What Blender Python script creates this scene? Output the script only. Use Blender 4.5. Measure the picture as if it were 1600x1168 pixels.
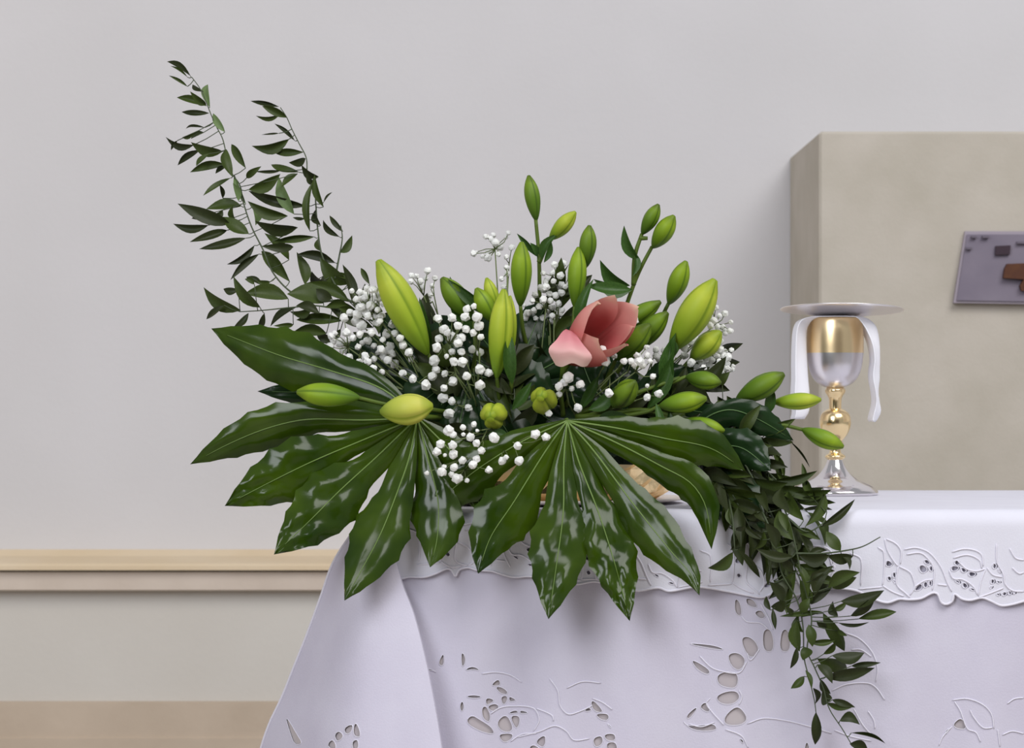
import bpy, math, random
from mathutils import Vector, Matrix
from mathutils.geometry import delaunay_2d_cdt

random.seed(7)
sc = bpy.context.scene
COL = sc.collection
for o in list(bpy.data.objects):
    bpy.data.objects.remove(o)

# ------------------------------------------------------------------ camera
F = 4650.0            # focal length in pixels of the 1600 px frame
CAM_Y, CAM_Z, HOR = -3.2, 1.123, 620.0
cam_d = bpy.data.cameras.new('camera')
cam_d.sensor_width = 36.0
cam_d.lens = F / 1600.0 * 36.0
cam_d.shift_y = 36.0 / 1600.0
cam_d.clip_end = 100
cam_d.dof.use_dof = True
cam_d.dof.focus_distance = 3.3
cam_d.dof.aperture_fstop = 14.0
cam = bpy.data.objects.new('camera', cam_d)
cam.location = (0, CAM_Y, CAM_Z)
cam.rotation_euler = (math.pi / 2, 0, 0)
COL.objects.link(cam)
sc.camera = cam

# ------------------------------------------------------------------ light
world = bpy.data.worlds.new('world')
sc.world = world
world.use_nodes = True
bg = world.node_tree.nodes['Background']
bg.inputs[0].default_value = (0.93, 0.95, 1.0, 1)
bg.inputs[1].default_value = 0.24

def area(name, loc, target, size, power, color):
    d = bpy.data.lights.new(name, 'AREA')
    d.shape = 'RECTANGLE'; d.size = size[0]; d.size_y = size[1]
    d.energy = power; d.color = color
    o = bpy.data.objects.new(name, d)
    o.location = loc
    o.rotation_euler = (Vector(target) - Vector(loc)).to_track_quat('-Z', 'Y').to_euler()
    COL.objects.link(o)
    return o
area('key_light_high', (1.9, -2.4, 4.4), (0.1, 0.5, 1.0), (3.0, 2.2), 105, (1.0, 0.98, 0.97))  # added broad area light from the front right above; no window is modelled
area('fill_light_side', (-2.2, -4.6, 3.2), (0.0, 0.6, 1.0), (2.0, 2.4), 98, (0.92, 0.94, 1.0))  # added area light at front left, makes up for the dim world light
area('lamp_light_low', (-2.6, 0.7, 2.3), (-1.0, 2.0, 0.6), (0.4, 0.4), 4.5, (1.0, 0.80, 0.52))

sc.view_settings.view_transform = 'Standard'
sc.view_settings.look = 'None'
sc.view_settings.exposure = 0.54
sc.view_settings.gamma = 1.0
sc.view_settings.use_curve_mapping = False

# ------------------------------------------------------------------ helpers
def P(px, py, y):
    """point of the place that stands at depth y behind the altar's front edge"""
    k = (y - CAM_Y) / F
    return Vector(((px - 800.0) * k, y, CAM_Z - (py - HOR) * k))

S0 = -CAM_Y / F       # metres per pixel at the altar's front edge

def zone(x0, y0, k):
    return lambda a, b: (x0 + a / k, y0 + b / k)

class MB:
    def __init__(self):
        self.v = []; self.f = []; self.uv = {}
    def add(self, verts, faces, uvs=None):
        n = len(self.v)
        self.v += [tuple(p) for p in verts]
        self.f += [tuple(i + n for i in f) for f in faces]
        if uvs:
            for i, t in enumerate(uvs):
                self.uv[n + i] = t
        return self
    def box(self, a, b):
        x0, y0, z0 = a; x1, y1, z1 = b
        v = [(x0,y0,z0),(x1,y0,z0),(x1,y1,z0),(x0,y1,z0),(x0,y0,z1),(x1,y0,z1),(x1,y1,z1),(x0,y1,z1)]
        return self.add(v, [(0,3,2,1),(4,5,6,7),(0,1,5,4),(1,2,6,5),(2,3,7,6),(3,0,4,7)])
    def grid(self, rows, closed=False, uvs=None):
        n = len(rows[0]); v = [p for r in rows for p in r]; f = []
        for i in range(len(rows) - 1):
            for j in range(n if closed else n - 1):
                j2 = (j + 1) % n
                f.append((i*n+j, i*n+j2, (i+1)*n+j2, (i+1)*n+j))
        return self.add(v, f, [t for r in uvs for t in r] if uvs else None)
    def tube(self, pts, rad, n=6, cap=True):
        pts = [Vector(p) for p in pts]
        if not isinstance(rad, (list, tuple)): rad = [rad] * len(pts)
        rows = []; up = Vector((0.13, 0.9, 0.31)).normalized()
        for i, p in enumerate(pts):
            d = (pts[min(i+1, len(pts)-1)] - pts[max(i-1, 0)])
            d = d.normalized() if d.length > 1e-9 else Vector((0,0,1))
            a = d.cross(up)
            if a.length < 1e-3: a = d.cross(Vector((1,0,0)))
            a.normalize(); b = d.cross(a)
            rows.append([p + (a*math.cos(2*math.pi*k/n) + b*math.sin(2*math.pi*k/n))*rad[i] for k in range(n)])
        m = len(self.v)
        self.grid(rows, closed=True)
        if cap:
            self.f.append(tuple(m + k for k in range(n))[::-1])
            self.f.append(tuple(m + (len(rows)-1)*n + k for k in range(n)))
        return self
    def lathe(self, prof, c, n=48):
        rows = [[(c[0]+r*math.cos(2*math.pi*k/n), c[1]+r*math.sin(2*math.pi*k/n), z) for k in range(n)] for r, z in prof]
        return self.grid(rows, closed=True)
    def mesh(self, name, mat, smooth=True):
        me = bpy.data.meshes.new(name)
        me.from_pydata(self.v, [], self.f)
        if self.uv:
            l = me.uv_layers.new(name='UVMap')
            vi = [0] * len(me.loops); me.loops.foreach_get('vertex_index', vi)
            buf = []
            for i in vi: buf += list(self.uv.get(i, (0.5, 0.5)))
            l.data.foreach_set('uv', buf)
        if mat: me.materials.append(mat)
        me.polygons.foreach_set('use_smooth', [smooth] * len(me.polygons))
        me.update()
        return me
    def build(self, name, mat, parent=None, smooth=True):
        if parent is not None:
            l = parent.matrix_basis.translation if parent.parent is None else parent.matrix_basis.translation + parent.parent.matrix_basis.translation
            self.v = [(p[0]-l.x, p[1]-l.y, p[2]-l.z) for p in self.v]
        o = bpy.data.objects.new(name, self.mesh(name, mat, smooth))
        COL.objects.link(o)
        o.parent = parent
        return o

def tag(o, label=None, cat=None, group=None, kind=None):
    if label: o['label'] = label
    if cat: o['category'] = cat
    if group: o['group'] = group
    if kind: o['kind'] = kind
    return o

def thing(name, loc, label, cat, group=None):
    o = bpy.data.objects.new(name, None)
    o.empty_display_size = 0.02
    o.location = loc
    o.matrix_basis = Matrix.Translation(Vector(loc))
    COL.objects.link(o)
    return tag(o, label, cat, group)

def place(name, me, parent, M):
    """a part that shares its mesh with alike parts; M is its place in the scene"""
    o = bpy.data.objects.new(name, me)
    COL.objects.link(o)
    o.parent = parent
    o.matrix_basis = parent.matrix_basis.inverted() @ M
    return o

def lerp(a, b, t): return a + (b - a) * t
def interp(tab, x):
    if x <= tab[0][0]: return tab[0][1]
    for (a, b), (c, d) in zip(tab, tab[1:]):
        if x <= c: return b + (d - b) * (x - a) / (c - a)
    return tab[-1][1]
def smooth_interp(tab, x):
    """Catmull-Rom through a table"""
    n = len(tab)
    if x <= tab[0][0]: return tab[0][1]
    if x >= tab[-1][0]: return tab[-1][1]
    for i in range(n - 1):
        if x <= tab[i+1][0]:
            x0, y0 = tab[i]; x1, y1 = tab[i+1]
            t = (x - x0) / (x1 - x0)
            m0 = (tab[i+1][1]-tab[max(i-1,0)][1]) / (tab[i+1][0]-tab[max(i-1,0)][0]) * (x1-x0)
            m1 = (tab[min(i+2,n-1)][1]-tab[i][1]) / (tab[min(i+2,n-1)][0]-tab[i][0]) * (x1-x0)
            return ((2*t**3-3*t**2+1)*y0 + (t**3-2*t**2+t)*m0 + (-2*t**3+3*t**2)*y1 + (t**3-t**2)*m1)
def catmull(pts, n):
    """resample a polyline smoothly to n points, even in chord length"""
    pts = [Vector(p) for p in pts]
    L = [0.0]
    for a, b in zip(pts, pts[1:]): L.append(L[-1] + max((b-a).length, 1e-9))
    dim = len(pts[0]); out = []
    tabs = [[(L[i], p[k]) for i, p in enumerate(pts)] for k in range(dim)]
    for i in range(n):
        x = L[-1] * i / (n - 1)
        out.append(Vector([smooth_interp(t, x) for t in tabs]))
    return out
def chaikin(poly, it=2):
    for _ in range(it):
        q = []
        for i in range(len(poly)):
            a = poly[i]; b = poly[(i+1) % len(poly)]
            q += [(a[0]*.75+b[0]*.25, a[1]*.75+b[1]*.25), (a[0]*.25+b[0]*.75, a[1]*.25+b[1]*.75)]
        poly = q
    return poly
def inside(p, poly):
    x, y = p; c = False; n = len(poly); j = n - 1
    for i in range(n):
        xi, yi = poly[i]; xj, yj = poly[j]
        if (yi > y) != (yj > y) and x < (xj-xi)*(y-yi)/(yj-yi)+xi: c = not c
        j = i
    return c

# ------------------------------------------------------------------ materials
def mat(name, col, rough=0.6, col2=None, scale=20, bump=0.0, bscale=60, spec=0.4, metal=0.0, sss=0.0, coat=0.0, detail=3, trans=0.0):
    m = bpy.data.materials.new(name); m.use_nodes = True
    nt = m.node_tree; b = nt.nodes['Principled BSDF']
    b.inputs['Base Color'].default_value = (*col, 1)
    b.inputs['Roughness'].default_value = rough
    b.inputs['Specular IOR Level'].default_value = spec
    b.inputs['Metallic'].default_value = metal
    if coat:
        b.inputs['Coat Weight'].default_value = coat; b.inputs['Coat Roughness'].default_value = 0.12
    if sss:
        b.inputs['Subsurface Weight'].default_value = sss
        b.inputs['Subsurface Radius'].default_value = (0.004, 0.004, 0.003)
        b.inputs['Subsurface Scale'].default_value = 1.0
    tc = nt.nodes.new('ShaderNodeTexCoord')
    if col2:
        n = nt.nodes.new('ShaderNodeTexNoise'); n.inputs['Scale'].default_value = scale; n.inputs['Detail'].default_value = detail
        nt.links.new(tc.outputs['Object'], n.inputs['Vector'])
        r = nt.nodes.new('ShaderNodeValToRGB')
        r.color_ramp.elements[0].position = 0.32; r.color_ramp.elements[0].color = (*col, 1)
        r.color_ramp.elements[1].position = 0.68; r.color_ramp.elements[1].color = (*col2, 1)
        nt.links.new(n.outputs['Fac'], r.inputs['Fac'])
        nt.links.new(r.outputs['Color'], b.inputs['Base Color'])
    if bump:
        n2 = nt.nodes.new('ShaderNodeTexNoise'); n2.inputs['Scale'].default_value = bscale; n2.inputs['Detail'].default_value = 2
        nt.links.new(tc.outputs['Object'], n2.inputs['Vector'])
        bp = nt.nodes.new('ShaderNodeBump'); bp.inputs['Strength'].default_value = bump; bp.inputs['Distance'].default_value = 0.01
        nt.links.new(n2.outputs['Fac'], bp.inputs['Height'])
        nt.links.new(bp.outputs['Normal'], b.inputs['Normal'])
    if trans:
        out = nt.nodes['Material Output']
        tr = nt.nodes.new('ShaderNodeBsdfTranslucent'); tr.inputs['Color'].default_value = (*col, 1)
        mx = nt.nodes.new('ShaderNodeMixShader'); mx.inputs[0].default_value = trans
        nt.links.new(b.outputs[0], mx.inputs[1]); nt.links.new(tr.outputs[0], mx.inputs[2])
        nt.links.new(mx.outputs[0], out.inputs['Surface'])
    return m

def ramp_mat(name, stops, rough=0.4, spec=0.4, seam=None, sss=0.0, noise=0.0, trans=0.0):
    """colour runs along the length of a bud or petal (UV v); seam darkens the grooves (UV u)"""
    m = mat(name, stops[0][1], rough, spec=spec, sss=sss)
    nt = m.node_tree; b = nt.nodes['Principled BSDF']
    uv = nt.nodes.new('ShaderNodeUVMap'); uv.uv_map = 'UVMap'
    sp = nt.nodes.new('ShaderNodeSeparateXYZ'); nt.links.new(uv.outputs['UV'], sp.inputs[0])
    r = nt.nodes.new('ShaderNodeValToRGB')
    while len(r.color_ramp.elements) < len(stops): r.color_ramp.elements.new(0.5)
    for e, (p, c) in zip(r.color_ramp.elements, stops):
        e.position = p; e.color = (*c, 1)
    src = sp.outputs['Y']
    if noise:
        tc = nt.nodes.new('ShaderNodeTexCoord')
        n = nt.nodes.new('ShaderNodeTexNoise'); n.inputs['Scale'].default_value = 45
        nt.links.new(tc.outputs['Object'], n.inputs['Vector'])
        mm = nt.nodes.new('ShaderNodeMath'); mm.operation = 'MULTIPLY_ADD'
        mm.inputs[1].default_value = noise; nt.links.new(n.outputs['Fac'], mm.inputs[0])
        s2 = nt.nodes.new('ShaderNodeMath'); s2.operation = 'SUBTRACT'; s2.inputs[1].default_value = noise * 0.5
        nt.links.new(src, s2.inputs[0]); nt.links.new(s2.outputs[0], mm.inputs[2]); src = mm.outputs[0]
    nt.links.new(src, r.inputs['Fac'])
    colout = r.outputs['Color']
    if seam:
        w = nt.nodes.new('ShaderNodeValToRGB')
        w.color_ramp.elements[0].position = 0.0; w.color_ramp.elements[0].color = (1, 1, 1, 1)
        w.color_ramp.elements[1].position = 0.35; w.color_ramp.elements[1].color = (0, 0, 0, 1)
        nt.links.new(sp.outputs['X'], w.inputs['Fac'])
        mx = nt.nodes.new('ShaderNodeMix'); mx.data_type = 'RGBA'
        nt.links.new(w.outputs['Color'], mx.inputs[0]); nt.links.new(colout, mx.inputs[6]); mx.inputs[7].default_value = (*seam, 1)
        colout = mx.outputs[2]
    nt.links.new(colout, b.inputs['Base Color'])
    if trans:
        out = nt.nodes['Material Output']
        tr = nt.nodes.new('ShaderNodeBsdfTranslucent'); nt.links.new(colout, tr.inputs['Color'])
        ms = nt.nodes.new('ShaderNodeMixShader'); ms.inputs[0].default_value = trans
        nt.links.new(b.outputs[0], ms.inputs[1]); nt.links.new(tr.outputs[0], ms.inputs[2])
        nt.links.new(ms.outputs[0], out.inputs['Surface'])
    return m

M = {}
M['plaster'] = mat('plaster', (0.605, 0.597, 0.612), 0.9, (0.64, 0.632, 0.652), 2.5, 0.05, 90, spec=0.15)
M['plaster_low'] = mat('plaster_low', (0.585, 0.56, 0.52), 0.9, (0.62, 0.60, 0.565), 3, 0.05, 90, spec=0.15)
M['ledge'] = mat('cream_stone', (0.66, 0.53, 0.36), 0.7, (0.70, 0.58, 0.42), 6, 0.05, 80)
M['ledge2'] = mat('pink_stone', (0.56, 0.48, 0.41), 0.7, (0.62, 0.54, 0.47), 9, 0.05, 80)
M['plinth'] = mat('tan_stone', (0.47, 0.385, 0.30), 0.75, (0.53, 0.44, 0.35), 7, 0.08, 60)
M['limestone'] = mat('limestone', (0.46, 0.425, 0.36), 0.85, (0.53, 0.49, 0.43), 9, 0.06, 160, spec=0.2, detail=6)
M['altar_stone'] = mat('altar_stone', (0.42, 0.36, 0.31), 0.8, (0.47, 0.41, 0.36), 8)
M['floor'] = mat('floor_marble', (0.42, 0.37, 0.31), 0.35, (0.5, 0.45, 0.39), 2)
M['nave'] = mat('reflected_wall', (0.17, 0.14, 0.11), 0.85, (0.21, 0.17, 0.13), 2)
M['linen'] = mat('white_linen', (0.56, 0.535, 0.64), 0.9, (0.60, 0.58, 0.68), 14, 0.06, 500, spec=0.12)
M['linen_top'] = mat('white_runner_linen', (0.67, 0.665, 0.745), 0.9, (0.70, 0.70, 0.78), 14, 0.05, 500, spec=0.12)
M['backsheet'] = mat('beige_backsheet', (0.47, 0.425, 0.45), 0.95, (0.50, 0.455, 0.46), 9, spec=0.1)
M['thread'] = mat('white_thread', (0.74, 0.725, 0.81), 0.7, spec=0.2)
M['purif'] = mat('purificator_linen', (0.90, 0.90, 0.95), 0.85, spec=0.15)
M['gold'] = mat('gold', (0.97, 0.76, 0.42), 0.2, metal=1.0)
M['gold_cup'] = mat('brushed_gold', (0.97, 0.76, 0.45), 0.30, metal=1.0)
M['silver'] = mat('silver', (0.82, 0.79, 0.80), 0.12, metal=1.0)
M['silver_cup'] = mat('satin_silver', (0.80, 0.77, 0.79), 0.30, metal=1.0)
M['paten'] = mat('paten_silver', (0.95, 0.91, 0.90), 0.35, metal=1.0)
M['foil'] = mat('gold_foil', (1.0, 0.78, 0.44), 0.22, (0.95, 0.68, 0.33), 30, 0.15, 50, metal=1.0)
M['plate'] = mat('pale_dish', (0.80, 0.72, 0.66), 0.25, spec=0.6)
M['foam'] = mat('floral_foam', (0.006, 0.016, 0.007), 0.95, (0.010, 0.024, 0.010), 60, 0.4, 150)
M['plaque'] = mat('plaque_lilac', (0.165, 0.142, 0.19), 0.5, (0.21, 0.183, 0.232), 14)
M['plaque_rim'] = mat('plaque_rim', (0.33, 0.29, 0.34), 0.5)
M['plaque_mark'] = mat('plaque_mark', (0.135, 0.115, 0.15), 0.5)
M['dark_print'] = mat('dark_print', (0.035, 0.018, 0.03), 0.5)
M['bronze'] = mat('brown_ornament', (0.065, 0.016, 0.007), 0.6, (0.10, 0.034, 0.009), 60)
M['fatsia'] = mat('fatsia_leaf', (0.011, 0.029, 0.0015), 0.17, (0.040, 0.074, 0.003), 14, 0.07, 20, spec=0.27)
M['fatsia_shade'] = mat('fatsia_leaf_shaded', (0.008, 0.022, 0.007), 0.22, (0.014, 0.036, 0.010), 14, 0.07, 20, spec=0.2)  # darker copy of the leaf, the bouquet's inner shade put into the colour
M['vein'] = mat('leaf_vein', (0.13, 0.21, 0.045), 0.4)
M['vein_shade'] = mat('leaf_vein_shaded', (0.07, 0.14, 0.04), 0.4)  # veins of those inner leaves, shade put into the colour too
M['rus_d'] = mat('ruscus_dark', (0.018, 0.027, 0.007), 0.45, (0.030, 0.038, 0.011), 30, spec=0.22)
M['rus_m'] = mat('ruscus_mid', (0.032, 0.051, 0.009), 0.45, (0.048, 0.072, 0.013), 30, spec=0.22)
M['rus_l'] = mat('ruscus_light', (0.10, 0.16, 0.055), 0.5, (0.14, 0.20, 0.08), 30, spec=0.22)
M['twig'] = mat('ruscus_twig', (0.055, 0.075, 0.035), 0.6)
M['lily_leaf'] = mat('lily_leaf', (0.025, 0.065, 0.010), 0.4, (0.045, 0.105, 0.018), 25, spec=0.25)
M['lily_stem'] = mat('lily_stem', (0.065, 0.105, 0.012), 0.5, (0.10, 0.155, 0.02), 25, spec=0.25)
M['bud_g'] = ramp_mat('bud_green', [(0.0, (0.06, 0.12, 0.010)), (0.35, (0.13, 0.235, 0.010)), (0.8, (0.22, 0.33, 0.014)), (1.0, (0.13, 0.20, 0.012))], 0.5, spec=0.25, seam=(0.055, 0.12, 0.005), noise=0.3)
M['bud_d'] = ramp_mat('bud_deep_green', [(0.0, (0.045, 0.10, 0.010)), (0.4, (0.085, 0.165, 0.010)), (0.85, (0.14, 0.23, 0.012)), (1.0, (0.07, 0.11, 0.010))], 0.5, spec=0.25, seam=(0.035, 0.08, 0.005), noise=0.3)
M['bud_y'] = ramp_mat('bud_yellow_green', [(0.0, (0.13, 0.23, 0.015)), (0.35, (0.25, 0.37, 0.02)), (0.8, (0.40, 0.47, 0.04)), (1.0, (0.24, 0.32, 0.02))], 0.5, spec=0.25, seam=(0.13, 0.22, 0.008), noise=0.3)
M['bud_p'] = ramp_mat('bud_pale_yellow', [(0.0, (0.20, 0.28, 0.03)), (0.3, (0.40, 0.46, 0.06)), (0.8, (0.52, 0.52, 0.09)), (1.0, (0.28, 0.35, 0.03))], 0.5, spec=0.25, seam=(0.24, 0.32, 0.02), noise=0.3)
M['petal'] = ramp_mat('pink_petal', [(0.0, (0.16, 0.10, 0.02)), (0.18, (0.33, 0.06, 0.05)), (0.55, (0.58, 0.13, 0.13)), (0.88, (0.76, 0.33, 0.29)), (1.0, (0.80, 0.52, 0.38))], 0.5, noise=0.15, trans=0.25)
M['petal2'] = ramp_mat('pale_pink_petal', [(0.0, (0.20, 0.14, 0.03)), (0.25, (0.62, 0.16, 0.20)), (0.55, (0.80, 0.33, 0.36)), (1.0, (0.86, 0.62, 0.56))], 0.5, noise=0.15, trans=0.25)
M['floret'] = mat('white_floret', (0.90, 0.91, 0.88), 0.8, (0.95, 0.95, 0.93), 300, spec=0.1, sss=0.0, trans=0.2)
M['gyp_stem'] = mat('gypsophila_stem', (0.13, 0.17, 0.06), 0.6)

# ================================================================== the room
def struct(o, label, cat):
    return tag(o, label, cat, kind='structure')
LED = 0.857
struct(MB().box((-5, 2.0, LED - 0.06), (5, 2.2, 4.6)).build('wall_back', M['plaster'], smooth=False), 'pale grey plaster wall behind the altar', 'wall')
struct(MB().box((-5, 1.93, 0.0), (5, 2.2, 0.80)).build('wall_back_low', M['plaster_low'], smooth=False), 'cream lower wall below the stone ledge', 'wall')
# moulded ledge: sloping top stone and a flat band below it, a dark joint between
def prism(prof, x0, x1, name, m):
    n = len(prof)
    v = [(x0, y, z) for y, z in prof] + [(x1, y, z) for y, z in prof]
    f = [tuple(range(n)), tuple(range(n, 2*n))[::-1]] + [(i, i+n, (i+1) % n+n, (i+1) % n) for i in range(n)]
    return MB().add(v, f).build(name, m, smooth=False)
def zat(py, y): return CAM_Z - (py - HOR) * (y - CAM_Y) / F
top_prof = [(2.05, LED+0.001), (1.999, LED), (1.975, zat(868, 1.975)), (1.895, zat(880, 1.895)), (1.888, zat(884, 1.888)), (1.888, zat(890.5, 1.888)), (2.05, zat(890.5, 1.888))]
struct(prism(top_prof, -5, 5, 'trim_1', M['ledge']), 'warm cream stone ledge moulding along the wall', 'ledge')
mid_prof = [(2.05, zat(893, 1.9)), (1.902, zat(893, 1.902)), (1.902, zat(921, 1.902)), (1.905, zat(922.5, 1.905)), (2.05, zat(922.5, 1.905))]
struct(prism(mid_prof, -5, 5, 'trim_2', M['ledge2']), 'pinkish stone band under the cream ledge', 'ledge')
low_prof = [(2.0, zat(1096, 1.915)), (1.918, zat(1096, 1.918)), (1.912, zat(1098, 1.912)), (1.912, zat(1150, 1.912)), (1.906, zat(1153, 1.906)), (1.906, 0.0), (2.0, 0.0)]
struct(prism(low_prof, -5, 5, 'baseboard_back', M['plinth']), 'tan stone plinth course at the foot of the wall', 'plinth')
struct(MB().box((-6, -11, -0.1), (6, 2.2, 0.0)).build('floor', M['floor'], smooth=False), 'pale marble church floor', 'floor')
struct(MB().box((-4.2, -9.3, 0), (4.2, -9.0, 3.6)).build('wall_reflected', M['nave'], smooth=False), 'unseen dark wall added far behind for the chalice to reflect', 'wall')  # added out of view to give the chalice a dark reflection

# ------------------------------------------------------------------ stone block behind the altar
YB = 1.51
bx0 = P(1280, 205, YB).x; bz1 = P(1280, 205, YB).z
mb = MB()
c = 0.004
pr = [(bx0 + c, YB), (1.55, YB), (1.55, 1.999), (bx0, 1.999), (bx0, YB + c)]
n = len(pr)
v = [(x, y, 0) for x, y in pr] + [(x, y, bz1 - c) for x, y in pr] + [(x + (c if x < 1 else -c), y + (c if y < 1.9 else 0), bz1) for x, y in pr]
f = [(i, (i+1) % n, (i+1) % n+n, i+n) for i in range(n)] + [(i+n, (i+1) % n+n, (i+1) % n+2*n, i+2*n) for i in range(n)] + [tuple(range(2*n, 3*n)), tuple(range(n))[::-1]]
tag(mb.add(v, f).build('stone_pillar', M['limestone'], smooth=False), 'beige limestone block against the wall behind the chalice', 'pillar')

# plaque on the block: a tilted tablet with raised rim, dark inset and brown ornament
pl = thing('wall_plaque', P(1545, 470, YB - 0.005), 'lilac grey plaque with brown ornament on the stone block', 'plaque')
def slab(poly, y_front, y_back, tilt=0.0, bev=0.0):
    """poly in the picture's pixels, extruded; tilt leans the upper edge back"""
    ys = [p[1] for p in poly]; y1 = max(ys)
    fr = [P(px, py, y_front + tilt * (y1 - py)) for px, py in poly]
    bk = [p + Vector((0, y_back - y_front, 0)) for p in fr]
    m = len(poly)
    return MB().add(fr + bk, [tuple(range(m))[::-1], tuple(range(m, 2*m))] + [(i, (i+1) % m, (i+1) % m+m, i+m) for i in range(m)])
slab([(1508, 361), (1640, 361), (1622, 475), (1490, 473)], YB-0.016, YB-0.004, 0.00006).build('backing', M['plaque_rim'], pl, smooth=False)
slab([(1511, 366), (1636, 366), (1618, 471), (1495, 469)], YB-0.0195, YB-0.012, 0.00006).build('face', M['plaque'], pl, smooth=False)
slab([(1556, 384), (1579, 383), (1578, 397), (1555, 398)], YB-0.022, YB-0.014, 0.0).build('dark_inset', M['dark_print'], pl, smooth=False)
slab([(1568, 434), (1570, 420), (1574, 412), (1600, 411), (1622, 416), (1622, 452), (1596, 454), (1594, 446), (1600, 436)], YB-0.030, YB-0.014, 0.0).build('ornament', M['bronze'], pl, smooth=False)
for px, py, w in ((1522, 370, 4), (1540, 370, 5), (1514, 388, 4), (1597, 379, 8)):
    slab([(px-w, py-2), (px+w, py-2), (px+w, py+1.5), (px-w, py+1.5)], YB-0.0215, YB-0.014).build('mark', M['plaque_mark'], pl, smooth=False)

# ================================================================== altar and its cloths
XA = (603 - 800) * S0
tag(MB().box((XA, 0.006, 0.0), (0.88, 0.66, 0.996)).build('altar', M['altar_stone'], smooth=False), 'stone altar table under the white cloths', 'altar')

ZA = zone(640, 980, 4.444); ZB = zone(1040, 920, 4.71); ZC = zone(1300, 960, 5.333); ZD = zone(400, 1000, 5.333)
ZE = zone(1300, 830, 5.333); ZF = zone(600, 820, 5.333); ZG = zone(980, 820, 6.154)
def conv(z, polys): return [[z(*p) for p in q] for q in polys]

cut_front = conv(ZA, [
 [(200,240),(230,180),(240,200),(238,262),(212,265)], [(358,175),(375,180),(390,215),(382,260),(362,275)], [(383,298),(410,276),(450,270),(495,300),(440,292)],
 [(100,302),(140,282),(195,315),(150,295)], [(385,478),(440,466),(512,480),(450,496)], [(346,545),(366,503),(382,550),(362,592)],
 [(563,398),(618,352),(634,398),(600,408)], [(594,410),(640,412),(684,445),(672,468),(625,455)], [(633,475),(685,472),(668,532),(642,530)], [(688,472),(748,506),(694,518)],
 [(528,485),(588,498),(572,525),(530,540)], [(498,560),(530,540),(562,600),(556,662),(508,632)], [(540,545),(590,525),(624,545),(602,582),(560,578)],
 [(385,658),(428,603),(490,640),(570,690),(594,745),(490,722)], [(603,660),(650,608),(688,620),(722,700),(690,730),(630,715)], [(694,610),(768,610),(762,680),(735,705)],
 [(613,742),(680,732),(722,742),(702,782),(650,802)], [(673,597),(740,568),(760,597)], [(765,570),(837,592),(770,602)],
 [(868,792),(940,738),(947,800),(922,838)], [(828,832),(860,810),(912,842),(900,905),(840,900)],
 [(1256,520),(1278,503),(1342,575),(1332,592),(1280,580)], [(1203,580),(1250,550),(1265,582)], [(1290,597),(1370,595),(1387,620),(1372,648),(1320,637)], [(1366,658),(1402,688),(1397,700)],
 [(1268,770),(1335,745),(1346,805),(1290,838)], [(1345,740),(1425,733),(1432,785),(1370,787)], [(1368,797),(1432,792),(1447,852),(1370,852)]])
cut_front += conv(ZB, [
 [(553,365),(600,343),(660,380),(692,450),(640,512),(590,470)], [(712,320),(750,283),(792,330),(797,462),(720,458)], [(848,320),(880,288),(918,330),(918,462),(838,458)],
 [(453,490),(500,463),(560,480),(592,530),(552,602),(490,577)], [(378,630),(450,603),(538,620),(527,732),(430,722),(383,690)], [(368,792),(430,755),(522,745),(552,800),(490,852),(400,842)],
 [(428,942),(500,870),(550,868),(608,950),(560,1002),(440,1002)], [(150,398),(260,402),(380,418),(445,452),(300,432)], [(188,520),(240,538),(332,600),(312,634),(230,592)],
 [(148,932),(220,868),(234,880),(172,962)], [(248,862),(300,823),(334,900),(290,902)], [(118,960),(160,1010),(270,1000),(360,988),(384,1042),(200,1044)],
 [(508,60),(552,100),(563,202),(510,182)], [(588,60),(650,78),(684,142),(600,122)], [(648,172),(700,148),(744,202),(700,224)], [(538,1098),(572,1108),(574,1144)], [(1015,1190),(1040,1108),(1068,1190)]])
cut_front += conv(ZC, [[(1003,912),(1080,848),(1133,952),(1040,952)], [(938,974),(985,938),(960,994)]])
cut_corner = conv(ZD, [
 [(248,650),(272,660),(340,780),(392,862),(320,872),(280,760)], [(588,880),(630,820),(667,860),(664,920)], [(650,790),(690,750),(737,795),(680,852)],
 [(730,740),(770,705),(812,703),(792,772),(750,782)], [(815,700),(840,688),(872,770),(862,812),(810,790)], [(798,842),(850,820),(857,900),(810,914)]])
lines_front = conv(ZA, [
 [(970,350),(1030,440),(1045,540),(1100,600),(1180,582),(1270,540)], [(1090,420),(1200,375),(1330,385)], [(880,560),(990,610),(1000,650)],
 [(750,760),(900,722),(1010,682),(1090,720),(1140,780),(1250,770)], [(1270,490),(1340,520),(1410,570)], [(500,320),(600,310),(700,330),(780,380)], [(560,600),(620,560),(700,545),(860,560),(900,640),(860,720)], [(700,790),(780,740),(880,735)]])
lines_front += conv(ZB, [
 [(250,490),(330,570),(400,600),(540,615),(600,530)], [(330,800),(300,840),(340,900),(430,1000)], [(600,990),(720,950),(900,970),(1060,1010),(1225,1060)], [(540,740),(562,790),(540,850)],
 [(170,990),(260,1012),(360,980)], [(440,1030),(560,1080),(610,1168)], [(600,470),(625,522),(692,440)], [(560,200),(600,240),(700,250),(760,300)], [(700,110),(760,220),(790,300)]])
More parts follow.
